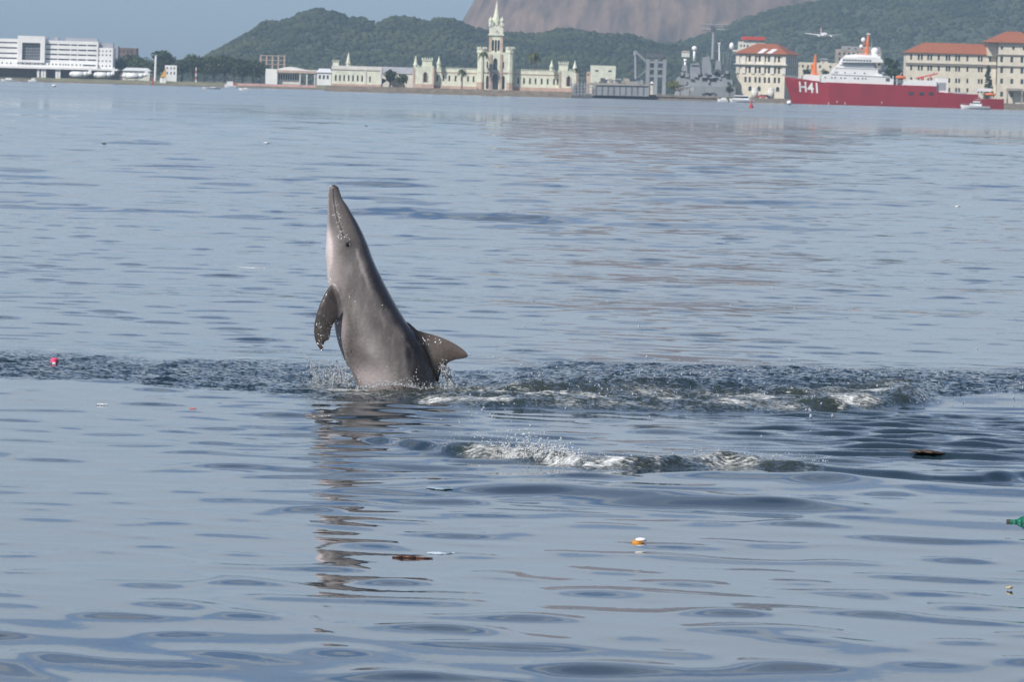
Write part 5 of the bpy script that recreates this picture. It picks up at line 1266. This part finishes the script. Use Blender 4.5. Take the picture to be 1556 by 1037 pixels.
def airliner():
    Y = 4300.0; s = Y/FPX; c = at(1252.5, 52.5, Y); r = 3.1*s
    root = empty('flying_airplane', c, 'white airliner flying low towards the bay before the wooded slope', 'airplane')
    hd = R(5); rot = (c.x, Y, hd)
    pts = [(-11,.12),(-10.4,.5),(-9,.8),(-6.5,1),(8,1),(13,.7),(18,.25)]
    mb = MB(); mb.path([(c.x, Y+a, c.z + (r*.4 if a > 10 else 0)) for a, b in pts], [b*r for a, b in pts], 12); mb.build('fuselage', M['boatwhite'], root, True, rot=rot)
    for sg in (-1, 1):
        tip = 28*s; x0 = c.x
        v = [(x0+sg*r*.6, Y-3, c.z-.2), (x0+sg*r*.6, Y+3, c.z-.85), (x0+sg*tip, Y+5, c.z+.45), (x0+sg*tip, Y+3, c.z+.85)]
        v += [(a, b, z-.6 if i < 2 else z-.3) for i, (a, b, z) in enumerate(v)]
        MB().add(v, [(0,1,2,3),(7,6,5,4),(0,4,5,1),(1,5,6,2),(2,6,7,3),(3,7,4,0)]).build('wing', M['boatwhite'], root, rot=rot)
        MB().path([(x0+sg*9.5*s, Y-4.5, c.z-.8), (x0+sg*9.5*s, Y-4, c.z-.8), (x0+sg*9.5*s, Y, c.z-.7)], [.5, .72, .4], 10).build('engine', M['boatwhite'], root, rot=rot)
        MB().box(min(x0, x0+sg*4.5), max(x0, x0+sg*4.5), Y+15, Y+17, c.z+r*.9, c.z+r*.9+.18).build('tailplane', M['greyroof'], root, rot=rot)
    MB().add([(c.x-.14,Y+13,c.z+r*.8),(c.x-.14,Y+17.5,c.z+r*.8),(c.x-.14,Y+18.5,c.z+4.6),(c.x-.14,Y+16.8,c.z+4.6),(c.x+.14,Y+13,c.z+r*.8),(c.x+.14,Y+17.5,c.z+r*.8),(c.x+.14,Y+18.5,c.z+4.6),(c.x+.14,Y+16.8,c.z+4.6)], [(3,2,1,0),(4,5,6,7),(0,1,5,4),(1,2,6,5),(2,3,7,6),(3,0,4,7)]).build('tail_fin', M['pinkwall'], root, rot=rot)
    MB().box(c.x-.85, c.x+.85, Y-10.3, Y-9.6, c.z+.35, c.z+.62).build('cockpit_window', M['glass'], root, rot=rot)
airliner()

def shore_bits():
    Y = 3280.0
    o = MB().slab([(X_(-90,Y),Y-14),(X_(46,Y),Y-14),(X_(46,Y),Y+12),(X_(-90,Y),Y+12)], -2, 1.5).build('quay', M['quay']); tag(o, 'stone quay below the white terminal', kind='structure')
    b = MB(); n = 60
    for i in range(n):                    # sloping grassy bank
        xa, xb = X_(46 + 454*i/n, Y), X_(46 + 454*(i+1)/n, Y)
        b.add([(xa,Y-12,-.5),(xb,Y-12,-.5),(xb,Y-10.5,.7),(xa,Y-10.5,.7),(xb,Y+11,2.25+.12*math.sin(i+1)),(xa,Y+11,2.25+.12*math.sin(i))], [(0,1,2,3),(3,2,4,5)])
    o = b.build('bank', M['grassbank']); tag(o, 'low grassy bank along the far shore', kind='structure')
    b = MB().box(X_(46,Y), X_(500,Y), Y-12.6, Y-11.9, -1, .75).build('stone_edging', M['quay']); tag(b, 'dark stone edging along the foot of the grassy bank', kind='structure')
    w = empty('barrier_wall', (X_(420,Y-3), Y-4, 1), 'long faded red and white barrier wall below the boathouse', 'wall')
    for i in range(10):
        MB().box(X_(361+12*i,Y-4), X_(361+12*i+11.4,Y-4), Y-5, Y-4.2, .9, Z_(361+12*i+6,126.6+.0276*12*i,Y-4)).build('panel', M['pinkwall'], w)
    MB().box(X_(361,Y-4), X_(481,Y-4), Y-5.1, Y-4.1, .2, .95).build('footing', M['concrete'], w)
    p = empty('light_mast', (X_(236.5,Y+20,118), Y+20, 2), 'tall white mast standing among the shore trees', 'mast')
    a = at(235.5,120,Y+20); c = at(237,84,Y+20)
    MB().tube((a.x,Y+20,1.9), (c.x,Y+20,c.z), .62, .5, 8).build('pole', M['white'], p); MB().box(c.x-.9, c.x+.9, Y+19.5, Y+20.5, c.z-.3, c.z+.25).build('lamp_head', M['greyroof'], p)
    p = empty('marker_pole', (X_(297.5,Y+10,122), Y+10, 2), 'thin red and white striped marker pole on the bank', 'pole')
    for i in range(5):
        MB().tube((X_(297.5,Y+10),Y+10,2+1.5*i), (X_(297.5,Y+10),Y+10,2+1.5*(i+1)), .28, .28, 8).build('band', M['redpaint' if i % 2 else 'white'], p)
    MB().box(X_(296,Y+10), X_(299,Y+10), Y+9.5, Y+10.5, 1.9, 2.5).build('foot', M['white'], p)
    p = empty('sail', (X_(246,Y-2,120), Y-2, 1), 'furled yellow sail on a small white hull drawn up on the bank', 'sailboat')
    a, b_, c = at(243.5,117,Y-2), at(252.5,117,Y-2), at(251,104.5,Y-2)
    MB().add([(a.x,Y-2.2,a.z),(b_.x,Y-2.2,b_.z),(c.x,Y-2,c.z),(a.x,Y-1.8,a.z),(b_.x,Y-1.8,b_.z)], [(0,1,2),(4,3,2),(1,4,2),(3,0,2),(0,3,4,1)]).build('sailcloth', M['yellow'], p)
    MB().tube((b_.x+.1,Y-2,1.5), (c.x+.2,Y-2,c.z+.5), .12, .08, 6).build('mast', M['bark'], p)
    a = at(243,122,Y-2); c = at(252.5,118.5,Y-2); h = MB(); loft_hull(h, [(a.x, [(0,.15,1.3),(0,.3,c.z)]), (a.x+1, [(0,.6,1.0),(0,.9,c.z)]), (c.x, [(0,.6,1.0),(0,.8,c.z)])], Y-2); h.build('hull', M['boatwhite'], p)
    p = empty('channel_post', (X_(231.5,3200,127), 3200, 0), 'small red channel post at the foot of the white mast', 'post')
    MB().tube((X_(231.5,3200,127),3200,-.5), (X_(231.5,3200,127),3200,3), .45, .3, 8).build('post', M['redpaint'], p); MB().ball((X_(231.5,3200,127),3200,3.2), .6, 1).build('topmark', M['redpaint'], p)
    # naval pier
    Y2 = 2800.0
    pr = MB(); pr.slab([(X_(985,Y2),Y2),(X_(1092,Y2),Y2),(X_(1092,Y2),2870),(X_(985,Y2),2870)], -2, Z_(1040,146.2,Y2)-.5); pr.slab([(X_(984,Y2),Y2-.4),(X_(1093,Y2),Y2-.4),(X_(1093,Y2),2870),(X_(984,Y2),2870)], Z_(1040,146.2,Y2)-.5, Z_(1040,145,Y2))
    o = pr.build('pier', M['quay']); tag(o, 'tan stone pier in front of the grey warship', kind='structure')
    o = MB().slab([(X_(1130,2835),2835),(X_(1215,2835),2835),(X_(1215,2835),2870),(X_(1130,2835),2870)], -2, 1.95).build('quay', M['quay']); tag(o, 'stone quay under the hip roofed building', kind='structure')
    o = MB().slab([(X_(1527,2835),2835),(X_(1620,2835),2835),(X_(1620,2835),2870),(X_(1527,2835),2870)], -2, 2.6).build('quay', M['quay']); tag(o, 'stone quay under the corner block', kind='structure')
    ztop = Z_(1040,145,Y2)
    c = empty('guard_post', (X_(990.5,Y2,146), Y2+4, ztop), 'slim cream guard post at the end of the tan pier', 'kiosk')
    MB().box(X_(988.5,Y2), X_(992.5,Y2), Y2+3, Y2+4.2, ztop, Z_(990,127,Y2)).build('column', M['cream'], c); MB().hip(X_(987.5,Y2), X_(993.5,Y2), Y2+2.5, Y2+4.7, Z_(990,127,Y2), Z_(990,123.5,Y2), .6).build('roof', M['offwhite'], c)
    r = empty('hauled_out_boat', (X_(1040,Y2,142), Y2+10, ztop), 'pale grey boat hauled out on the tan pier', 'boat')
    h = MB(); x0, x1 = X_(1026,Y2), X_(1055,Y2); za, zb = Z_(1040,137.5,Y2), Z_(1040,131.5,Y2); secs = []
    for t in (0,.1,.3,.6,1): b = 1.2*min(1,t*2+.05)**.6; secs.append((x0+(x1-x0)*t, [(0,b*.2,za+(.8*(1-t)**2)-.2*t),(0,b,zb-.9+1.1*t)]))
    loft_hull(h, secs); 
    for i in range(len(h.v)): h.v[i] = (h.v[i][0], h.v[i][1]+Y2+10, h.v[i][2])
    h.build('hull', M['boatwhite'], r)
    for t in (.3,.8): MB().box(x0+(x1-x0)*t-.2, x0+(x1-x0)*t+.2, Y2+9, Y2+11, ztop, za+.4).build('cradle', M['bark'], r)
    for px, lb in ((1147,'white dome tent beside the arched doors of the hip roofed building'),(1171.5,'taller white dome tent nearer the red ship bow')):
        Y4 = 2850; r = empty('dome_tent', (X_(px,Y4,145), Y4, 1.97), lb, 'tent'); k = 5.2*.285
        MB().tube((X_(px,Y4,140),Y4,1.95), (X_(px,Y4,140),Y4,Z_(px,136.5,Y4)), k, k, 14).build('wall', M['offwhite'], r, True); MB().ball((X_(px,Y4,140),Y4,Z_(px,136.7,Y4)), k*1.02, 2, (1,1,.75)).build('dome', M['offwhite'], r, True)
    # parked vehicles on the pier and quay
    for px, Yc, zz, m, lb in ((1157,2845,1.97,'redpaint','red van parked between the two white dome tents'),(1163,2847,1.97,'black','black car parked between the two white dome tents'),(1074,2812,ztop,'black','dark car parked on the tan pier beside the grey warship'),(1083,2812,ztop,'navydark','grey car parked at the landward end of the tan pier')):
        x = X_(px,Yc,146); L = 2.1; r = empty('parked_car', (x, Yc, zz), lb, 'car')
        MB().prism([(x-L,zz+.35),(x-L,zz+.95),(x-L*.6,zz+1.0),(x-L*.35,zz+1.5),(x+L*.5,zz+1.5),(x+L*.75,zz+1.0),(x+L,zz+.95),(x+L,zz+.35)], Yc-.85, Yc+.85).build('body', M[m], r)
        MB().prism([(x-L*.5,zz+1.03),(x-L*.32,zz+1.42),(x+L*.46,zz+1.42),(x+L*.66,zz+1.03)], Yc-.87, Yc+.87).build('side_window', M['glass'], r)
        for dx in (-1.3, 1.3):
            for e in (-.88, .72): MB().tube((x+dx,Yc+e,zz+.33), (x+dx,Yc+e+.16,zz+.33), .33, .33, 12).build('wheel', M['black'], r)
    # buoy
    w = on_water(1141.5, 164); r = empty('channel_buoy', w, 'red conical channel buoy floating in front of the white launch', 'buoy')
    MB().tube((w.x,w.y,-.4), (w.x,w.y,.35), .42, .42, 14).build('float', M['redpaint'], r); MB().tube((w.x,w.y,.35), (w.x,w.y,1.5), .3, .06, 10).build('tower', M['redpaint'], r); MB().ball((w.x,w.y,1.62), .16, 2).build('lantern', M['pinkwall'], r)
    w = on_water(1199, 160); r = empty('mooring_buoy', w, 'round white mooring float under the red ship bow', 'buoy')
    MB().ball((w.x,w.y,.8), .75, 2).build('float', M['domewhite'], r, True); MB().tube((w.x,w.y,1.4), (w.x,w.y,1.9), .12, .12, 6).build('eye', M['black'], r)
shore_bits()

# ---- trees along the shore
TL = [(180,120,92,24),(232,121,97,22),(196,120,88,30),(215,120,93,28),(247,122,81,26),(262,122,92,24),(276,122,94,22),(292,124,86,26),(309,124,92,24),(325,125,90,24),(340,126,88,26),(354,126,91,22),(368,127,95,24),(383,127,96,24),(395,127,98,20)]
TN = ['tree at the foot of the brown block','low tree left of the tall white mast','tree between the brown block and the low white pavilion','tree right behind the low white pavilion roof','tall umbrella crowned tree above the small white house','tree just past the small white house','thin crowned tree left of the striped pole','tree behind the striped marker pole','tree right of the striped marker pole','tree behind the long low speed boat','tree behind the rounded cabin boat','narrow tree above the red stern of the cabin boat','tree in front of the pink roofed hill house','tree left of the boathouse','small tree touching the boathouse wall']
for i, (px, pb, pt, w) in enumerate(TL):
    tree(px, pb, pt-8, w*1.65, 3350 + 14*(i % 3), 'dark green ' + TN[i], 'leaf_dark' if i % 2 == 0 else 'leaf_mid', seed=i, n=1500, lobes=15, group='trees along the far bank')
tree(592, 137, 101, 28, 2620, 'broad dark tree in the garden between green hall and palace', 'leaf_dark', n=620, lobes=11)
tree(613, 137, 110, 26, 2618, 'lower round tree in the garden against the palace wall', 'leaf_mid', n=520, lobes=10)
tree(580, 137, 118, 14, 2616, 'small bush by the end wall of the green hall', 'leaf_mid', n=240, lobes=6)
tree(1024, 146, 122, 34, 2815, 'yellow green spreading tree on the tan pier', 'leaf_yellow', n=420, lobes=9, z0=2.6)
tree(1108, 150, 128, 20, 2862, 'dark shrubby tree by the pier end launch', 'leaf_mid', n=300, lobes=7)
tree(1226, 112, 99.5, 24, 2960, 'dark rounded tree left of the orange foremast', 'leaf_dark', n=320, lobes=7, z0=6)
tree(1256, 112, 101, 24, 2955, 'dark low tree right of the orange foremast', 'leaf_dark', n=320, lobes=7, z0=6)
tree(1358, 128, 75, 36, 2940, 'tall dense dark tree left of the barracks', 'leaf_dark', n=700, lobes=12)
tree(1501.5, 140, 103, 20, 2880, 'narrow conical conifer between barracks and corner block', 'leaf_dark', n=420, lobes=9, cone=True)
palm(701.5, 137, 101.5, 17, 2596, 'feathery palm in front of the left palace wing')
palm(733.5, 138, 75, 17, 2597, 'tall palm in front of the palace corner tower')
palm(810, 139, 74, 21, 2612, 'tallest palm rising over the right palace wing')
palm(875.5, 141, 101, 12, 2599, 'small palm at the outer end of the palace')
# ---------------------------------------------------------------- things afloat nearby
def plastic(name, c, rough=.3, trans=0.0):
    m = mat(name, c, rough, .1, 9)
    p = m.node_tree.nodes['Principled BSDF']; p.inputs['Transmission Weight'].default_value = trans
    return m
PL = dict(pink=plastic('pink_plastic', (.75,.09,.20)), white=plastic('white_plastic', (.78,.78,.78)), amber=plastic('amber_plastic', (.75,.33,.06)), green=plastic('green_bottle_plastic', (.02,.22,.13), .12, .35),
          brown=mat('wet_driftwood', (.075,.048,.03), .5, .35, 14, stretch=(1,6,6)), blue=plastic('blue_film', (.24,.33,.40), .25), redwood=mat('red_brown_wood', (.13,.05,.025), .5, .35, 14), pale=plastic('pale_film', (.48,.56,.64), .25), label=plastic('bottle_label', (.45,.40,.25)), red=plastic('red_plastic', (.6,.10,.08)))
def wpos(px, py):
    w = on_water(px, py); w.z = water_height(w.x, w.y); return w
def floats():
    w = wpos(82, 556); s = w.y/FPX
    r = empty('bottle_cap', w, 'bright pink plastic float with white base in the dark ruffled band', 'float')
    MB().tube((w.x,w.y,w.z), (w.x+.004,w.y,w.z+.027), .026, .027, 18).tube((w.x+.004,w.y,w.z+.027), (w.x+.004,w.y,w.z+.034), .027, .020, 18).build('cap', PL['pink'], r)
    MB().tube((w.x+.002,w.y-.012,w.z-.012), (w.x+.002,w.y-.012,w.z+.006), .016, .016, 12).build('base', PL['white'], r)
    w = wpos(973, 823)
    r = empty('plastic_cup', w, 'amber and white plastic tub bobbing on the smooth water', 'litter')
    mb = MB(); mb.tube((w.x-.010,w.y,w.z-.01), (w.x-.006,w.y,w.z+.008), .028, .032, 16).build('tub', PL['amber'], r)
    MB().ball((w.x+.003,w.y+.005,w.z+.016), 1, 2, (.027,.026,.010)).build('lid', PL['white'], r, True)
    # green bottle floating on its side, neck to the left
    w = wpos(1543, 800); x0 = on_water(1531, 800).x
    r = empty('green_bottle', w, 'green plastic bottle floating on its side with its neck out', 'bottle')
    pr = [(0,.014),(.012,.015),(.014,.017),(.02,.017),(.022,.014),(.045,.016),(.07,.030),(.09,.036),(.12,.036),(.125,.034),(.24,.034),(.25,.036),(.27,.034),(.285,.02)]
    MB().path([(x0+a, w.y, w.z-.004+.05*min(a,.1)) for a, b in pr], [b for a, b in pr], 20).build('bottle', PL['green'], r, True)
    MB().tube((x0-.004,w.y,w.z-.004), (x0+.012,w.y,w.z-.0035), .0165, .0165, 16).build('cap', PL['brown'], r)
    MB().tube((x0+.13,w.y,w.z+.0015), (x0+.22,w.y,w.z+.0015), .0352, .0352, 20).build('label', PL['label'], r)
    # driftwood
    w = wpos(1409, 689); s = w.y/FPX
    g = np.random.default_rng(2); V = []; F_ = []; n = 16; k = 10
    for i in range(n+1):                  # a flattened, tapering splinter
        t = i/n; rr = .004 + .020*math.sin(math.pi*min(1, t*1.05))**.7*(.55 + .45*t)
        for j in range(k):
            an = 6.283*j/k; q = 1 + .16*g.normal(); V.append((w.x + (t*56 - 29)*s, w.y + math.cos(an)*rr*2.6*q, w.z + .004 + .010*(1-t) + math.sin(an)*rr*.62*q))
    for i in range(n):
        for j in range(k): F_.append((i*k+j, i*k+(j+1) % k, (i+1)*k+(j+1) % k, (i+1)*k+j))
    F_ += [tuple(range(k-1, -1, -1)), tuple(range(n*k, n*k+k))]
    mb = MB().add(V, F_)
    tag(mb.build('driftwood', PL['brown'], None, True), 'dark brown piece of driftwood between the two wakes', 'driftwood')
    w = wpos(627, 847); s = w.y/FPX
    mb = MB(); mb.path([(w.x-31*s,w.y,w.z+.002),(w.x-15*s,w.y,w.z+.004),(w.x+5*s,w.y,w.z+.003),(w.x+31*s,w.y,w.z+.002)], [.003,.006,.006,.002], 8)
    tag(mb.build('stick', PL['redwood'], None, True), 'thin red brown stick lying below the dolphin reflection', 'stick')
    def film(px, py, wpx, m, label, name='plastic_film', dep=.18, th=.003):
        w = wpos(px, py); s = w.y/FPX; n = 14; mb = MB(); g = np.random.default_rng(int(px)); L = wpx*s; V = []
        for i in range(n+1):
            t = i/n; wd = dep*(.35 + .65*math.sin(math.pi*min(max(t,.05),.95)))*(.97+.06*g.random())
            for e in (-1, 1):
                x = w.x + (t-.5)*L; y = w.y + e*wd/2 + .002*g.normal(); z = water_height(x, y) + th*(.9+.5*g.random()); V += [(x,y,z),(x,y,z-th*.6)]
        F_ = []
        for i in range(n):
            a = i*4; F_ += [(a,a+4,a+6,a+2),(a+1,a+3,a+7,a+5),(a,a+1,a+5,a+4),(a+2,a+6,a+7,a+3)]
        mb.add(V, F_); tag(mb.build(name, PL[m], None, True), label, 'litter')
    film(668, 747, 40, 'blue', 'bluish plastic wrapper awash in front of the second wake')
    film(670, 839, 42, 'pale', 'pale blue white plastic strip beside the brown stick')
    film(381, 408.5, 44, 'white', 'long white paper strip floating left of the dolphin', dep=.12)
    film(155, 614, 17, 'white', 'short white straw on smooth water below the dark band', 'straw', dep=.02, th=.008)
    film(370, 552.5, 30, 'pale', 'thin pale strip on the far edge of the dark band', dep=.05)
    film(293, 621, 10, 'red', 'tiny red scrap riding a ripple left of the dolphin', dep=.03, th=.009)
    film(1534, 893, 10, 'label', 'small crumpled tan scrap below the green bottle', dep=.05, th=.014)
    film(405, 221, 9, 'white', 'small white scrap far out left of the dolphin beak', dep=.3, th=.05)
    film(158, 222.5, 6, 'brown', 'small brown scrap far out toward the grassy bank', dep=.3, th=.05)
    film(556, 192.5, 5, 'brown', 'tiny dark scrap far out in front of the green hall', dep=.3, th=.06)
    film(1455, 316, 7, 'white', 'small white scrap far out below the cabin cruiser', dep=.2, th=.035)
    film(82, 133.5, 6, 'white', 'white float drifting far out below the terminal portal', 'float', dep=1.0, th=.6)
floats()

# ---------------------------------------------------------------- spray and splashes
m_sp, n_, l_, p_ = new_mat('spray_water')
p_.inputs['Base Color'].default_value = (.86, .90, .93, 1); p_.inputs['Roughness'].default_value = .06; p_.inputs['IOR'].default_value = 1.33; p_.inputs['Transmission Weight'].default_value = .6
m_ft, n_, l_, p_ = new_mat('frothy_water')
p_.inputs['Base Color'].default_value = (.80, .82, .83, 1); p_.inputs['Roughness'].default_value = .22; p_.inputs['Transmission Weight'].default_value = .35; p_.inputs['IOR'].default_value = 1.33
m_bd, n_, l_, p_ = new_mat('white_glint_drops')
p_.inputs['Base Color'].default_value = (.92, .93, .94, 1); p_.inputs['Roughness'].default_value = .12  # opaque white that imitates sun glints, shared by a few drops
def drops(name, pts, label, m=m_sp):
    c = np.array([p[:3] for p in pts]); r = np.array([p[3] for p in pts])
    o = blobs(c, r, np.array([1., 1., 1.3]), 1, .3, name, m); o.data.polygons.foreach_set('use_smooth', [True]*len(o.data.polygons)); tag(o, label, kind='stuff')
def sz(g, a=.0016, b=.006): return 1.25*(a*.8 + (b-a)*g.random()**4)
def spray():
    g = np.random.default_rng(21)
    pts = list(BEADS)
    drops('glint_drop_beads', pts, 'white beads standing in for sun glints and drops on the wet dolphin skin', m_bd)
    pts = []
    def put(px, py, Y, r):
        p = at(px, py, Y); pts.append((p.x, p.y, p.z, r))
    # left of the body: thrown strings of drops
    for arc in range(30):
        x0 = g.uniform(474, 535); vx = g.uniform(-1.0, .35); hgt = g.uniform(8, 44); yb = 585; Y = DY + g.uniform(-.5, .25); r0 = g.uniform(.0014, .0034)
        for k in range(int(g.uniform(40, 90))):
            t = g.random(); put(x0 + vx*24*t + g.normal()*.6, yb - hgt*(1-(1-t)**2) + g.normal()*.7, Y + g.normal()*.01, r0*(.5 + .9*g.random()))
    for k in range(420):
        put(g.normal(500, 17), 585 - abs(g.normal(0, 15)), DY + g.uniform(-.5, .3), sz(g, .0014, .0055))
    for k in range(80):                   # the far string at the left
        t = k/80; put(460 + 24*t + g.normal()*1.6, 533 + 42*t**.7 + g.normal()*2.0, DY-.1, sz(g, .0014, .006))
    # drops on and around the flipper, under the body
    for k in range(150): put(g.uniform(484, 525), g.uniform(478, 560), DY - .23 + g.normal()*.02, sz(g, .001, .0035))
    for k in range(160): put(g.normal(520, 8), g.uniform(560, 590), DY - .35, sz(g, .0015, .006))
    # water pouring off the trailing edge of the fin
    for k in range(800):
        t = g.random(); put(672 + 11*t + g.normal()*3.2, 553 + 27*t + g.normal()*4, DY + g.uniform(-.05,.12), sz(g, .0015, .0062))
    # fringe where the body meets the water
    for k in range(1500):
        px = g.uniform(525, 695); put(px, 590 + 4*math.sin(px*.05) - abs(g.normal(0, 2 + 7*g.random()**2)), DY - .30 + g.normal()*.10, sz(g, .0011, .0048))
    drops('dolphin_spray', pts, 'flying drops and strings of water round the leaping dolphin')
    pts = []
    # the second splash
    for k in range(6500):
        px = 712 + 205*g.beta(2.2, 1.5); e = max(0, 1-abs(px-815)/110)
        base = np.interp(px, [680,760,830,900,960], [692,697,702,713,713]); put(px + g.normal()*3, base - abs(g.normal(0, 4 + 19*e*g.random())), np.interp(px, [700,890], [36.1,35.2]) + g.normal()*.12, sz(g, .0012, .0046))
    for k in range(420):
        px = g.normal(745, 40); put(px, 690 - abs(g.normal(0, 32)), 36.2 + g.normal()*.2, sz(g, .001, .0036))
    for a in range(14):                   # jets
        px = g.uniform(775, 885); dx = g.normal(-.5, .5); h = g.uniform(8, 30)
        for k in range(26): t = k/26; put(px + dx*h*t + g.normal()*.7, np.interp(px, [745,885],[695,706]) - h*t + g.normal()*.7, 35.75, .0045*(1-t) + .0018)
    drops('splash_spray', pts, 'white spray thrown up by the second submerged animal', m_ft)
    pts = []
    # loose drops scattered over both wakes
    for k in range(900):
        px = g.uniform(690, 1556); w = on_water(px, g.normal(600, 15)); pts.append((w.x, w.y, abs(g.normal(0, .035)) + max(0, water_height(w.x, w.y)) + .004, sz(g, .0016, .0062)))
    for k in range(480):
        px = g.uniform(900, 1260); py = np.interp(px, [900,1010,1110,1250], [705,700,696,708]) + g.normal()*5; w = on_water(px, py); pts.append((w.x, w.y, max(0, water_height(w.x, w.y)) + abs(g.normal(0, .018)) + .003, sz(g, .0014, .005)))
    for k in range(120):
        w = on_water(g.uniform(700, 1556), g.uniform(420, 570)); pts.append((w.x, w.y, water_height(w.x, w.y) + .004, sz(g, .003, .009)))
    for px, py, r in ((1232,630,.012),(1230,623,.009),(1265,630,.008),(1232,654,.009),(1157,660,.006)): w = on_water(px, py); pts.append((w.x, w.y, water_height(w.x, w.y)+r*.4, r))
    drops('wake_spray', pts, 'loose drops and bubbles scattered along the two wakes')
spray()

# ---------------------------------------------------------------- haze over the bay
def haze():
    m = bpy.data.materials.new('haze'); m.use_nodes = True; n = m.node_tree.nodes; n.clear()
    o = n.new('ShaderNodeOutputMaterial'); v = n.new('ShaderNodeVolumePrincipled')
    v.inputs['Color'].default_value = (.55, .77, 1, 1); v.inputs['Density'].default_value = HAZE; v.inputs['Anisotropy'].default_value = 0.0
    m.node_tree.links.new(v.outputs[0], o.inputs['Volume'])
    b = MB().box(-5200, 5200, -700, 11000, -4, 560).build('haze', m)
    b.data.materials.clear(); b.data.materials.append(m)
    tag(b, 'thin bluish haze over the bay', kind='stuff')
HAZE = 7.0e-5
haze()
